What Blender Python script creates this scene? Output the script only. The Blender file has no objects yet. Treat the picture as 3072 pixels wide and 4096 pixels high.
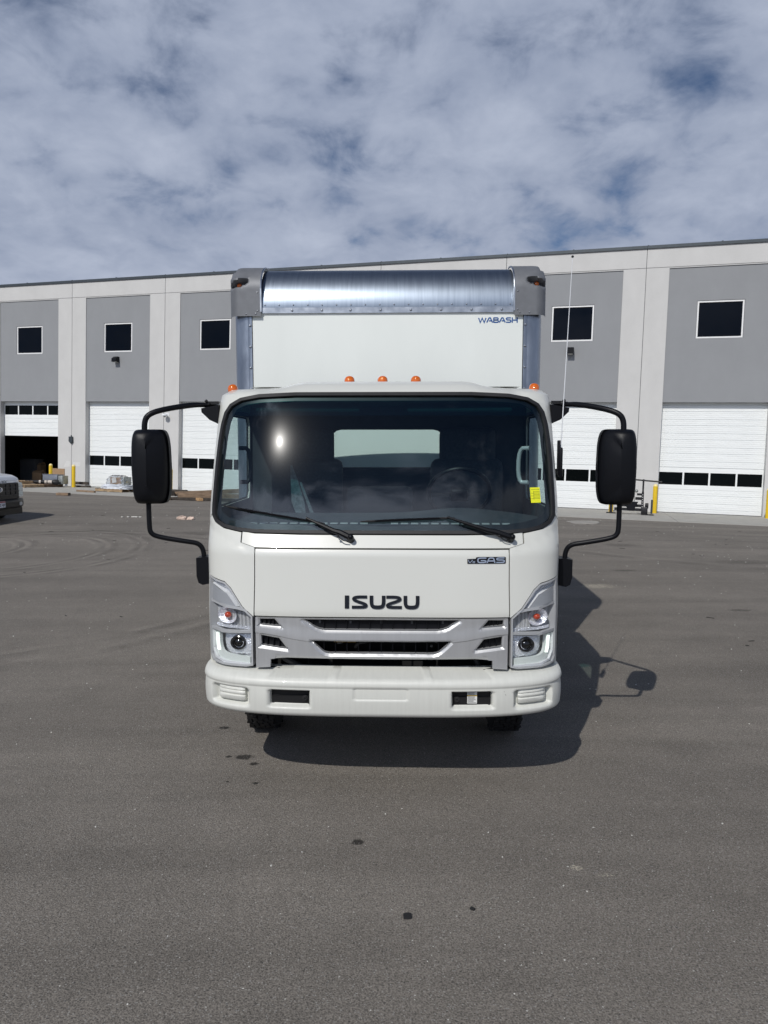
import bpy, bmesh, math, random
import numpy as np
from mathutils import Vector, Matrix
from mathutils.geometry import delaunay_2d_cdt
random.seed(7)
R = math.radians
sc = bpy.context.scene
COL = sc.collection

# ------------------------------------------------------------------ camera, sky, sun, exposure
cam = bpy.data.cameras.new('camera'); cam_o = bpy.data.objects.new('camera', cam); COL.objects.link(cam_o)
cam.sensor_fit = 'VERTICAL'; cam.sensor_height = 36.0; cam.sensor_width = 27.0
cam.lens = 2840.0/4096.0*36.0
cam.clip_start = .05; cam.clip_end = 2000
PITCH = math.atan(268/2840.0)
cam_o.location = (0, 0, 2.1); cam_o.rotation_euler = (math.pi/2-PITCH, 0, 0)
sc.camera = cam_o

SUN_DIR = Vector((-.45, -.93, 1.0)).normalized()       # from the ground towards the sun
SUN_EL = math.asin(SUN_DIR.z)
sun = bpy.data.lights.new('sun', 'SUN'); sun.energy = 3.6; sun.angle = R(.5); sun.color = (1.0, .965, .91)
sun_o = bpy.data.objects.new('sun', sun); COL.objects.link(sun_o)
sun_o.rotation_euler = SUN_DIR.to_track_quat('Z', 'Y').to_euler(); sun_o.location = (-20, -40, 60)
sc.view_settings.view_transform = 'Standard'; sc.view_settings.look = 'None'
sc.view_settings.exposure = -0.25; sc.view_settings.gamma = 1.0; sc.view_settings.use_curve_mapping = False

def make_world():
    w = bpy.data.worlds.new('World'); sc.world = w; w.use_nodes = True
    nt = w.node_tree; N = nt.nodes; L = nt.links; N.clear()
    out = N.new('ShaderNodeOutputWorld'); bg = N.new('ShaderNodeBackground'); bg.inputs['Strength'].default_value = .05
    sky = N.new('ShaderNodeTexSky'); sky.sky_type = 'NISHITA'; sky.sun_disc = False
    sky.sun_elevation = SUN_EL; sky.sun_rotation = math.atan2(SUN_DIR.x, SUN_DIR.y)
    sky.altitude = 1400; sky.air_density = 1.0; sky.dust_density = .4; sky.ozone_density = 2.2
    tc = N.new('ShaderNodeTexCoord'); sep = N.new('ShaderNodeSeparateXYZ'); L.new(tc.outputs['Generated'], sep.inputs[0])
    def m(op, a, b=None, c=None):
        n = N.new('ShaderNodeMath'); n.operation = op
        for i, v in enumerate((a, b, c)):
            if v is None: continue
            if isinstance(v, (int, float)): n.inputs[i].default_value = v
            else: L.new(v, n.inputs[i])
        return n.outputs[0]
    zz = m('ADD', m('MAXIMUM', sep.outputs[2], 0.0), .34)
    cx = m('DIVIDE', sep.outputs[0], zz); cy = m('DIVIDE', sep.outputs[1], zz)
    cmb = N.new('ShaderNodeCombineXYZ'); L.new(cx, cmb.inputs[0]); L.new(cy, cmb.inputs[1])
    def noise(scale, detail, rough, dist=0, off=(0, 0, 0), st=(1, 1, 1)):
        mp = N.new('ShaderNodeMapping'); mp.inputs['Location'].default_value = off; mp.inputs['Scale'].default_value = st
        L.new(cmb.outputs[0], mp.inputs[0])
        n = N.new('ShaderNodeTexNoise'); n.inputs['Scale'].default_value = scale; n.inputs['Detail'].default_value = detail
        n.inputs['Roughness'].default_value = rough; n.inputs['Distortion'].default_value = dist
        L.new(mp.outputs[0], n.inputs['Vector']); return n.outputs['Fac']
    def ramp(v, a, b, smooth=True):
        n = N.new('ShaderNodeMapRange'); n.interpolation_type = 'SMOOTHSTEP' if smooth else 'LINEAR'
        n.inputs['From Min'].default_value = a; n.inputs['From Max'].default_value = b; L.new(v, n.inputs['Value']); return n.outputs[0]
    dens = m('ADD', m('MULTIPLY', noise(2.9, 4, .5, .15, (9.1, 4.7, 0)), .46), m('MULTIPLY', noise(7.8, 9, .56, .3, (12.3, 1.2, 0)), .54))
    # broken stratocumulus, thinning towards the zenith
    thr = m('ADD', m('MULTIPLY', ramp(sep.outputs[2], .50, .64), .27), 0.0)
    dens2 = m('SUBTRACT', dens, thr)
    cover = ramp(dens2, .285, .495)
    lum = m('ADD', m('MULTIPLY', ramp(noise(5.2, 7, .55, .2, (1.2, 8.4, 0)), .30, .72), .40), m('MULTIPLY', ramp(dens, .42, .66), .45))
    mixc = N.new('ShaderNodeMixRGB'); L.new(lum, mixc.inputs[0])
    mixc.inputs[1].default_value = (6.6, 7.8, 10.6, 1); mixc.inputs[2].default_value = (11.8, 13.0, 15.8, 1)
    deep = N.new('ShaderNodeMixRGB'); deep.blend_type = 'MULTIPLY'; deep.inputs[0].default_value = 1
    L.new(sky.outputs[0], deep.inputs[1]); deep.inputs[2].default_value = (.95, 1.15, 1.35, 1)
    dt = N.new('ShaderNodeVectorMath'); dt.operation = 'DOT_PRODUCT'; L.new(tc.outputs['Generated'], dt.inputs[0]); dt.inputs[1].default_value = SUN_DIR
    glow = m('ADD', 1.0, m('MULTIPLY', ramp(dt.outputs['Value'], .78, 1.0), 2.6))   # thin cloud scatters forward round the sun
    sc_n = N.new('ShaderNodeVectorMath'); sc_n.operation = 'SCALE'; L.new(mixc.outputs[0], sc_n.inputs[0]); L.new(glow, sc_n.inputs['Scale'])
    mix = N.new('ShaderNodeMixRGB'); L.new(cover, mix.inputs[0]); L.new(deep.outputs[0], mix.inputs[1]); L.new(sc_n.outputs[0], mix.inputs[2])
    L.new(mix.outputs[0], bg.inputs['Color']); L.new(bg.outputs[0], out.inputs['Surface'])
make_world()

# ------------------------------------------------------------------ materials
MATS = {}
def mat(name, col=(.8, .8, .8), rough=.5, metal=0.0, var=0.0, vscale=8.0, bump=0.0, bscale=40.0, coat=0.0, spec=.5,
        stretch=(1, 1, 1), emit=None, estr=0.0, dirt=None, rvar=0.0, col2=None, detail=5.0):
    """plain PBR material with noise-driven colour, roughness and relief"""
    m = bpy.data.materials.new(name); m.use_nodes = True; nt = m.node_tree; N = nt.nodes; L = nt.links
    b = N['Principled BSDF']
    b.inputs['Roughness'].default_value = rough; b.inputs['Metallic'].default_value = metal
    b.inputs['Coat Weight'].default_value = coat; b.inputs['Coat Roughness'].default_value = .04
    b.inputs['Specular IOR Level'].default_value = spec
    b.inputs['Base Color'].default_value = (*col, 1)
    if emit: b.inputs['Emission Color'].default_value = (*emit, 1); b.inputs['Emission Strength'].default_value = estr
    if var or bump or rvar or col2:
        tc = N.new('ShaderNodeTexCoord'); mp = N.new('ShaderNodeMapping'); mp.inputs['Scale'].default_value = stretch
        L.new(tc.outputs['Object'], mp.inputs[0])
    if var or col2 or rvar:
        n = N.new('ShaderNodeTexNoise'); n.inputs['Scale'].default_value = vscale; n.inputs['Detail'].default_value = detail
        n.inputs['Roughness'].default_value = .6
        L.new(mp.outputs[0], n.inputs['Vector'])
        mr = N.new('ShaderNodeMapRange'); mr.inputs['From Min'].default_value = .3; mr.inputs['From Max'].default_value = .7
        L.new(n.outputs['Fac'], mr.inputs['Value'])
        if var or col2:
            mx = N.new('ShaderNodeMixRGB'); L.new(mr.outputs[0], mx.inputs[0])
            a = tuple(max(0, c*(1-var)) for c in col); c2 = col2 or tuple(min(1, c*(1+var)) for c in col)
            mx.inputs[1].default_value = (*a, 1); mx.inputs[2].default_value = (*c2, 1)
            L.new(mx.outputs[0], b.inputs['Base Color'])
        if rvar:
            r = N.new('ShaderNodeMapRange'); r.inputs['To Min'].default_value = max(0.02, rough-rvar); r.inputs['To Max'].default_value = min(1, rough+rvar)
            L.new(mr.outputs[0], r.inputs['Value']); L.new(r.outputs[0], b.inputs['Roughness'])
    if bump:
        n2 = N.new('ShaderNodeTexNoise'); n2.inputs['Scale'].default_value = bscale; n2.inputs['Detail'].default_value = 4
        L.new(mp.outputs[0], n2.inputs['Vector'])
        bp = N.new('ShaderNodeBump'); bp.inputs['Strength'].default_value = bump; bp.inputs['Distance'].default_value = .01
        L.new(n2.outputs['Fac'], bp.inputs['Height']); L.new(bp.outputs[0], b.inputs['Normal'])
    MATS[name] = m; return m

def glass(name, tint, refl_rough=.0, haze=0.0, ior=1.5):
    """thin tinted pane: tinted transparency under a fresnel mirror reflection, faint dusty second lobe"""
    m = bpy.data.materials.new(name); m.use_nodes = True; nt = m.node_tree; N = nt.nodes; L = nt.links; N.clear()
    o = N.new('ShaderNodeOutputMaterial'); tr = N.new('ShaderNodeBsdfTransparent'); tr.inputs[0].default_value = (*tint, 1)
    gl = N.new('ShaderNodeBsdfGlossy'); gl.inputs['Roughness'].default_value = refl_rough; gl.inputs['Color'].default_value = (1, 1, 1, 1)
    fr = N.new('ShaderNodeFresnel'); ge = N.new('ShaderNodeNewGeometry'); mr = N.new('ShaderNodeMapRange')   # same reflectance from either side of the sheet
    mr.inputs['To Min'].default_value = ior; mr.inputs['To Max'].default_value = 1/ior; L.new(ge.outputs['Backfacing'], mr.inputs['Value']); L.new(mr.outputs[0], fr.inputs[0])
    mx = N.new('ShaderNodeMixShader'); L.new(fr.outputs[0], mx.inputs[0]); L.new(tr.outputs[0], mx.inputs[1]); L.new(gl.outputs[0], mx.inputs[2])
    last = mx.outputs[0]
    if haze:
        g2 = N.new('ShaderNodeBsdfGlossy'); g2.inputs['Roughness'].default_value = .16
        m2 = N.new('ShaderNodeMixShader'); m2.inputs[0].default_value = haze; L.new(last, m2.inputs[1]); L.new(g2.outputs[0], m2.inputs[2]); last = m2.outputs[0]
        g3 = N.new('ShaderNodeBsdfGlossy'); g3.inputs['Roughness'].default_value = .065
        m3 = N.new('ShaderNodeMixShader'); m3.inputs[0].default_value = haze*.3; L.new(last, m3.inputs[1]); L.new(g3.outputs[0], m3.inputs[2]); last = m3.outputs[0]
    L.new(last, o.inputs['Surface']); MATS[name] = m; return m

mat('white_paint', (.635, .64, .595), .32, coat=.4, var=.012, vscale=1.6, detail=2)
mat('bumper_paint', (.61, .615, .57), .45, coat=.08, var=.035, vscale=9, stretch=(6, 1, .4))
mat('panel_white', (.77, .80, .765), .42, var=.025, vscale=2.5, stretch=(1, 1, .35), bump=.05, bscale=2)
mat('black_plastic', (.0045, .005, .007), .42, bump=.08, bscale=500, spec=.22)
mat('black_gloss', (.006, .006, .007), .18)
mat('rubber', (.012, .012, .013), .6, var=.3, vscale=20)
mat('tyre_rubber', (.013, .0125, .0125), .8, var=.25, vscale=30, bump=.2, bscale=90)
mat('frit', (.002, .0035, .006), .35)
mat('gap_black', (.004, .004, .004), .9)
mat('interior_dark', (.028, .034, .042), .85, var=.2)
mat('seat_fabric', (.03, .036, .045), .9, var=.25, vscale=60, bump=.2, bscale=300)
mat('silver_paint', (.50, .505, .51), .40, .55, var=.06, vscale=5, stretch=(6, 1, .5))
mat('silver_panel', (.36, .37, .385), .42, .25, var=.06, vscale=150)
mat('chrome', (.78, .80, .83), .06, 1.0)
mat('dark_chrome', (.055, .055, .058), .08, 1.0)
mat('lamp_chrome', (.88, .90, .95), .24, .55, bump=.8, bscale=90)
mat('lamp_satin', (.72, .73, .74), .35, .2)
mat('lamp_grey', (.46, .465, .47), .35, .15)
mat('lamp_white', (.56, .60, .57), .3, emit=(.92, 1, .93), estr=.05)
mat('led', (.9, .95, .9), .3, emit=(.93, 1.0, .93), estr=1.5)
mat('amber', (.62, .125, .005), .10, coat=.8, bump=.25, bscale=160)
mat('amber_bulb', (.45, .045, .01), .10, coat=.8)
mat('alu_nose', (.29, .335, .395), .40, 1.0, var=.09, vscale=12, stretch=(7, .25, .25), rvar=.025)
mat('alu_post', (.36, .40, .46), .40, 1.0, var=.22, vscale=4, stretch=(2, 2, .7), rvar=.08)
mat('alu_trim', (.50, .53, .57), .38, 1.0, var=.2, vscale=9, rvar=.08)
mat('cast_grey', (.165, .172, .185), .55, .25, var=.1, vscale=12)
mat('rivet', (.42, .44, .47), .35, 1.0)
mat('steel_black', (.012, .012, .013), .45, .2)
mat('logo_blue', (.012, .085, .28), .5)
mat('yellow_sticker', (.80, .82, .02), .5)
mat('ink', (.02, .02, .02), .6)
mat('label_white', (.75, .75, .72), .6)
mat('label_yellow', (.75, .50, .08), .6)
mat('engine_grey', (.07, .072, .075), .5, .3, var=.4, vscale=25)
mat('engine_ochre', (.20, .12, .02), .6)
mat('engine_alu', (.32, .33, .34), .4, .8, var=.3, vscale=25)
glass('windshield_glass', (.68, .82, .82), 0.0, haze=.0028, ior=1.53)
glass('side_glass', (.80, .86, .85))
glass('rear_glass', (.93, .98, .97))
glass('lens_clear', (.97, .98, .99), .03)
# the place
mat('paint_light', (.55, .545, .53), .75, var=.045, vscale=1.1, bump=.2, bscale=26, stretch=(1.25, 1, .8))
mat('paint_grey', (.262, .27, .28), .78, var=.04, vscale=.9, bump=.2, bscale=26, stretch=(1.25, 1, .8))
mat('sealant', (.16, .165, .17), .9)
mat('coping', (.055, .066, .075), .45, .3, var=.1)
mat('door_white', (.80, .82, .81), .5, var=.035, vscale=3, stretch=(.5, 1, 3))
mat('frame_white', (.78, .78, .77), .45)
mat('pane_dark', (.001, .0025, .006), .03, spec=.16)
mat('pane_black', (.002, .003, .003), .05, spec=.12)
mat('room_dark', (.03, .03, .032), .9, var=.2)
mat('concrete', (.36, .35, .32), .85, var=.14, vscale=1.7, bump=.25, bscale=60, stretch=(1, 2.2, 1))
mat('bollard_yellow', (.70, .47, .012), .42, var=.06, vscale=7)
mat('bollard_cap', (.82, .68, .30), .5)
mat('pallet_wood', (.33, .235, .14), .85, var=.35, vscale=7, stretch=(1, 1, 3), bump=.3, bscale=40)
mat('old_wood', (.13, .085, .055), .9, var=.4, vscale=8, bump=.4, bscale=30)
mat('timber', (.23, .16, .105), .9, var=.35, vscale=5, stretch=(1, 5, 3), bump=.5, bscale=30)
mat('timber_dark', (.055, .045, .037), .9, var=.35, vscale=6, bump=.4, bscale=30)
mat('timber_fresh', (.42, .26, .13), .85, var=.25, vscale=9)
mat('cardboard', (.31, .20, .115), .85, var=.1, vscale=5)
mat('grey_sheet', (.21, .225, .26), .38, .3, var=.12, vscale=5)
mat('galv', (.30, .32, .31), .5, .5, var=.2, vscale=8)
mat('cabinet', (.10, .108, .12), .6, var=.1)
mat('roll_black', (.012, .012, .013), .55, bump=.5, bscale=25)
mat('cloth_pale', (.55, .50, .44), .8, var=.2)
glass('plastic_film', (.94, .95, .96), .10, haze=.16, ior=1.6)
mat('film_white', (.66, .69, .74), .3, bump=1.0, bscale=11, var=.12, vscale=14, coat=.4)
mat('paper', (.62, .48, .40), .85, var=.2)
mat('camera_white', (.75, .76, .76), .4)
mat('manhole', (.30, .285, .26), .85, var=.15, vscale=3, bump=.3)
mat('white_chip', (.62, .61, .57), .8, var=.2)
mat('rubber_scrap', (.012, .012, .013), .65, bump=.5, bscale=60)
# pickup
mat('pickup_paint', (.66, .69, .73), .28, .25, coat=.7)
mat('pickup_black', (.006, .006, .007), .3)
mat('pickup_bumper', (.035, .035, .033), .5)
mat('pickup_glass', (.006, .008, .01), .04)
mat('pickup_lamp', (.55, .57, .58), .25, .4)
mat('oval_blue', (.01, .02, .06), .25)
mat('plate_white', (.62, .64, .68), .5)
mat('plate_red', (.30, .05, .06), .5)

def asphalt_mat():
    m = bpy.data.materials.new('asphalt'); m.use_nodes = True; nt = m.node_tree; N = nt.nodes; L = nt.links; b = N['Principled BSDF']
    tc = N.new('ShaderNodeTexCoord'); P = tc.outputs['Object']
    def lk(v, s):
        if isinstance(v, (int, float)): s.default_value = v
        else: L.new(v, s)
    def ma(op, a, bb=None, clamp=False):
        n = N.new('ShaderNodeMath'); n.operation = op; n.use_clamp = clamp; lk(a, n.inputs[0])
        if bb is not None: lk(bb, n.inputs[1])
        return n.outputs[0]
    def noise(scale, det=4, ro=.6, dist=0, st=(1, 1, 1), rot=0):
        mp = N.new('ShaderNodeMapping'); mp.inputs['Scale'].default_value = st; mp.inputs['Rotation'].default_value = (0, 0, rot); L.new(P, mp.inputs[0])
        n = N.new('ShaderNodeTexNoise'); n.inputs['Scale'].default_value = scale; n.inputs['Detail'].default_value = det
        n.inputs['Roughness'].default_value = ro; n.inputs['Distortion'].default_value = dist; L.new(mp.outputs[0], n.inputs['Vector']); return n.outputs['Fac']
    def mr(v, a, bb, c=0.0, d=1.0, sm=False):
        n = N.new('ShaderNodeMapRange'); n.interpolation_type = 'SMOOTHSTEP' if sm else 'LINEAR'
        n.inputs['From Min'].default_value = a; n.inputs['From Max'].default_value = bb; n.inputs['To Min'].default_value = c; n.inputs['To Max'].default_value = d
        lk(v, n.inputs['Value']); return n.outputs[0]
    def vor(scale, out='Distance', feat='F1'):
        n = N.new('ShaderNodeTexVoronoi'); n.feature = feat; n.inputs['Scale'].default_value = scale; L.new(P, n.inputs['Vector']); return n.outputs[out]
    sep = N.new('ShaderNodeSeparateXYZ'); L.new(P, sep.inputs[0])
    def disc(x, y, r, soft=.35, wob=.5, sx=1.0):
        dx = ma('MULTIPLY', ma('SUBTRACT', sep.outputs[0], x), 1.0/sx); dy = ma('SUBTRACT', sep.outputs[1], y)
        d = ma('SQRT', ma('ADD', ma('MULTIPLY', dx, dx), ma('MULTIPLY', dy, dy)))
        d = ma('ADD', d, ma('MULTIPLY', ma('SUBTRACT', noise(2.2/r, 3, .6), .5), r*wob*2))
        return mr(d, r, r*(1-soft), 0, 1, True)
    def ring(x, y, r, w):
        dx = ma('SUBTRACT', sep.outputs[0], x); dy = ma('SUBTRACT', sep.outputs[1], y)
        d = ma('ABSOLUTE', ma('SUBTRACT', ma('SQRT', ma('ADD', ma('MULTIPLY', dx, dx), ma('MULTIPLY', dy, dy))), r))
        return mr(d, w, w*.4, 0, 1, True)
    grain = ma('ADD', ma('MULTIPLY', noise(120, 4, .7), .75), ma('MULTIPLY', mr(vor(130), 0, .8), .25))
    base = mr(grain, .33, .67, .064, .226)
    base = ma('MULTIPLY', base, mr(noise(.55, 5, .6, .4), .3, .7, .90, 1.10))
    base = ma('MULTIPLY', base, mr(noise(3.0, 4, .6, 0, (1, 1, 1)), .3, .7, .95, 1.06))
    # tyre polishing: long faint sweeps across the yard
    sw = noise(.9, 5, .62, .6, (.18, 1.5, 1), .12)
    base = ma('MULTIPLY', base, mr(sw, .32, .68, .84, 1.15))
    brk = mr(noise(1.4, 4, .6), .40, .62)
    rings = [(-7.6, 13.6, 2.95, .10), (-7.6, 13.6, 2.72, .07), (-7.6, 13.6, 2.25, .09), (-7.6, 13.6, 2.02, .06),
             (-8.6, 14.0, 1.5, .10), (-8.6, 14.0, 1.25, .07), (-6.5, 11.0, 5.3, .14), (-6.5, 11.0, 4.9, .10), (10, 20, 9.0, .2)]
    for x, y, r, w in rings:
        base = ma('MULTIPLY', base, ma('SUBTRACT', 1.0, ma('MULTIPLY', ma('MULTIPLY', ring(x, y, r, w), brk), .24)))
        base = ma('MULTIPLY', base, ma('ADD', 1.0, ma('MULTIPLY', ma('MULTIPLY', ring(x, y, r-.14, w*.8), brk), .20)))
    for x, y, r, wb, s in [(-.945, 4.62, .05, .7, 1.6), (-.86, 4.52, .03, .6, 1.3), (-1.05, 4.63, .022, .6, 1.2), (-.138, 3.59, .036, .45, 1.2),
                           (-.80, 4.25, .02, .5, 1.4), (-.98, 4.27, .012, .5, 1.2), (-1.19, 5.12, .035, .6, 1.5)]:
        base = ma('MULTIPLY', base, ma('SUBTRACT', 1.0, ma('MULTIPLY', disc(x, y, r, .5, wb, s), .80)))
    for x, y, r, wb, s, k in [(4.9, 14.5, .25, .4, 2.2, .35), (4.0, 11.6, .12, .5, 2.5, .4), (4.55, 8.9, .09, .5, 2.5, .5), (2.1, 4.75, .26, .5, 1.5, .12), (6.4, 12.4, .3, .5, 2.6, .3), (-4.2, 16, .3, .6, 3, .25), (-2.6, 13.1, .2, .6, 3, .2)]:
        base = ma('MULTIPLY', base, ma('SUBTRACT', 1.0, ma('MULTIPLY', disc(x, y, r, .8, wb, s), k)))
    cm = N.new('ShaderNodeCombineColor'); L.new(ma('MULTIPLY', base, 1.09), cm.inputs[0]); L.new(ma('MULTIPLY', base, .985), cm.inputs[1]); L.new(ma('MULTIPLY', base, .855), cm.inputs[2])
    # pale chips of bare aggregate
    chip = ma('LESS_THAN', vor(24), .085)
    sepc = N.new('ShaderNodeSeparateColor'); L.new(vor(24, 'Color'), sepc.inputs[0])
    chip = ma('MULTIPLY', chip, ma('GREATER_THAN', sepc.outputs[0], .62))
    chip2 = ma('LESS_THAN', vor(110), .40)
    sepd = N.new('ShaderNodeSeparateColor'); L.new(vor(110, 'Color'), sepd.inputs[0])
    chip2 = ma('MULTIPLY', chip2, ma('GREATER_THAN', sepd.outputs[1], .84))
    mxa = N.new('ShaderNodeMixRGB'); L.new(ma('MULTIPLY', chip2, .6), mxa.inputs[0]); L.new(cm.outputs[0], mxa.inputs[1]); mxa.inputs[2].default_value = (.34, .33, .31, 1)
    dark = ma('LESS_THAN', vor(62), .26); sepe = N.new('ShaderNodeSeparateColor'); L.new(vor(62, 'Color'), sepe.inputs[0])
    dark = ma('MULTIPLY', dark, ma('GREATER_THAN', sepe.outputs[2], .90))
    mxd = N.new('ShaderNodeMixRGB'); L.new(ma('MULTIPLY', dark, .5), mxd.inputs[0]); L.new(mxa.outputs[0], mxd.inputs[1]); mxd.inputs[2].default_value = (.03, .03, .03, 1)
    mxb = N.new('ShaderNodeMixRGB'); L.new(chip, mxb.inputs[0]); L.new(mxd.outputs[0], mxb.inputs[1]); mxb.inputs[2].default_value = (.50, .49, .45, 1)
    pale = ma('MULTIPLY', ma('MAXIMUM', disc(3.16, 10.4, .22, .9, .5, 1.6), ma('MULTIPLY', disc(.96, 3.36, .032, .5, .9, 1.1), 1.0)), ma('GREATER_THAN', noise(110, 3, .7), .50))
    pale = ma('MAXIMUM', pale, ma('MULTIPLY', disc(1.09, 3.30, .014, .5, .9, 3.5), ma('GREATER_THAN', noise(120, 3, .7), .53)))
    mxp = N.new('ShaderNodeMixRGB'); L.new(ma('MULTIPLY', pale, .8), mxp.inputs[0]); L.new(mxb.outputs[0], mxp.inputs[1]); mxp.inputs[2].default_value = (.50, .46, .36, 1)
    L.new(mxp.outputs[0], b.inputs['Base Color']); b.inputs['Roughness'].default_value = .82; b.inputs['Specular IOR Level'].default_value = .3
    bp = N.new('ShaderNodeBump'); bp.inputs['Strength'].default_value = .9; bp.inputs['Distance'].default_value = .008
    L.new(grain, bp.inputs['Height']); L.new(bp.outputs[0], b.inputs['Normal'])
    MATS['asphalt'] = m
asphalt_mat()

# ------------------------------------------------------------------ object helpers
def tag(o, label=None, cat=None, group=None, kind=None):
    if label: o['label'] = label
    if cat: o['category'] = cat
    if group: o['group'] = group
    if kind: o['kind'] = kind
    return o
def empty(name, label, cat, mtx=None, group=None):
    o = bpy.data.objects.new(name, None); COL.objects.link(o); o.empty_display_size = .2
    if mtx is not None: o.matrix_world = mtx
    return tag(o, label, cat, group)
def link_mesh(name, me, m, parent=None, ang=35):
    if ang is not None and len(me.polygons):
        me.polygons.foreach_set('use_smooth', [True]*len(me.polygons)); me.set_sharp_from_angle(angle=R(ang))
    if m:
        me.materials.clear(); me.materials.append(MATS[m] if isinstance(m, str) else m)
    o = bpy.data.objects.new(name, me); COL.objects.link(o)
    if parent: o.parent = parent
    return o
def share(name, src, parent, mtx=None):
    o = bpy.data.objects.new(name, src.data); COL.objects.link(o); o.parent = parent
    if mtx is not None: o.matrix_local = mtx
    return o
def T(x, y, z, rz=0, ry=0, rx=0):
    return Matrix.Translation((x, y, z)) @ Matrix.Rotation(rz, 4, 'Z') @ Matrix.Rotation(ry, 4, 'Y') @ Matrix.Rotation(rx, 4, 'X')

class MB:
    """collects simple shapes into one mesh"""
    def __init__(s): s.bm = bmesh.new()
    def _x(s, g, M):
        if M is not None: bmesh.ops.transform(s.bm, matrix=M, verts=g)
    def box(s, c, d, M=None, bev=0.0, seg=2, rot=None):
        g = bmesh.ops.create_cube(s.bm, size=1)['verts']
        bmesh.ops.scale(s.bm, vec=d, verts=g)
        if bev:
            ed = list({e for v in g for e in v.link_edges})
            g = list({v for f in bmesh.ops.bevel(s.bm, geom=ed, offset=bev, segments=seg, affect='EDGES', profile=.5)['faces'] for v in f.verts} | {v for v in g if v.is_valid})
        if rot is not None: bmesh.ops.transform(s.bm, matrix=rot, verts=g)
        bmesh.ops.translate(s.bm, vec=c, verts=g); s._x(g, M); return s
    def b2(s, a, b, bev=0.0, M=None):
        a = Vector(a); b = Vector(b); return s.box((a+b)/2, [abs(x) for x in (b-a)], M, bev)
    def cyl(s, p0, p1, r0, r1=None, seg=16, caps=True, M=None):
        p0 = Vector(p0); p1 = Vector(p1); d = p1-p0; r1 = r0 if r1 is None else r1
        g = bmesh.ops.create_cone(s.bm, cap_ends=caps, segments=seg, radius1=r0, radius2=r1, depth=d.length)['verts']
        q = d.to_track_quat('Z', 'Y').to_matrix().to_4x4()
        bmesh.ops.transform(s.bm, matrix=Matrix.Translation((p0+p1)/2) @ q, verts=g); s._x(g, M); return s
    def sph(s, c, r, seg=16, M=None, sc3=(1, 1, 1)):
        g = bmesh.ops.create_uvsphere(s.bm, u_segments=seg, v_segments=max(6, seg//2), radius=r)['verts']
        bmesh.ops.scale(s.bm, vec=sc3, verts=g); bmesh.ops.translate(s.bm, vec=c, verts=g); s._x(g, M); return s
    def tube(s, pts, r, seg=12, caps=True):
        pts = [Vector(p) for p in pts]; rings = []; up = None
        for i, p in enumerate(pts):
            d = (pts[min(i+1, len(pts)-1)]-pts[max(i-1, 0)]).normalized()
            if up is None: up = d.orthogonal().normalized()
            up = (up-d*up.dot(d)).normalized(); sd = d.cross(up)
            rr = r[i] if isinstance(r, (list, tuple)) else r
            rings.append([s.bm.verts.new(p+(up*math.cos(a)+sd*math.sin(a))*rr) for a in [2*math.pi*k/seg for k in range(seg)]])
        for a, b in zip(rings, rings[1:]):
            for k in range(seg): s.bm.faces.new((a[k], a[(k+1) % seg], b[(k+1) % seg], b[k]))
        if caps: s.bm.faces.new(rings[0][::-1]); s.bm.faces.new(rings[-1])
        return s
    def grid(s, rows, close=False):
        V = [[s.bm.verts.new(p) for p in r] for r in rows]
        for a, b in zip(V, V[1:]):
            n = len(a)
            for k in range(n if close else n-1):
                try: s.bm.faces.new((a[k], a[(k+1) % n], b[(k+1) % n], b[k]))
                except ValueError: pass
        return V
    def ngon(s, pts): s.bm.faces.new([s.bm.verts.new(p) for p in pts]); return s
    def prism(s, poly, y0, y1, M=None):
        """polygon in x,z extruded along y"""
        a = [s.bm.verts.new((x, y0, z)) for x, z in poly]; b = [s.bm.verts.new((x, y1, z)) for x, z in poly]; n = len(a)
        s.bm.faces.new(a); s.bm.faces.new(b[::-1])
        for k in range(n): s.bm.faces.new((a[k], b[k], b[(k+1) % n], a[(k+1) % n]))
        s._x(a+b, M); return s
    def lathe(s, prof, seg=32, M=None):
        """profile of (radius, height) turned round local z"""
        rings = [[s.bm.verts.new((r*math.cos(2*math.pi*k/seg), r*math.sin(2*math.pi*k/seg), h)) for k in range(seg)] for r, h in prof]
        for a, b in zip(rings, rings[1:]):
            for k in range(seg): s.bm.faces.new((a[k], a[(k+1) % seg], b[(k+1) % seg], b[k]))
        s._x([v for r in rings for v in r], M); return s
    def mesh(s, name, recalc=True):
        if recalc: bmesh.ops.recalc_face_normals(s.bm, faces=s.bm.faces)
        me = bpy.data.meshes.new(name); s.bm.to_mesh(me); s.bm.free(); return me
    def build(s, name, m, parent=None, ang=35, recalc=True):
        return link_mesh(name, s.mesh(name, recalc), m, parent, ang)

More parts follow.
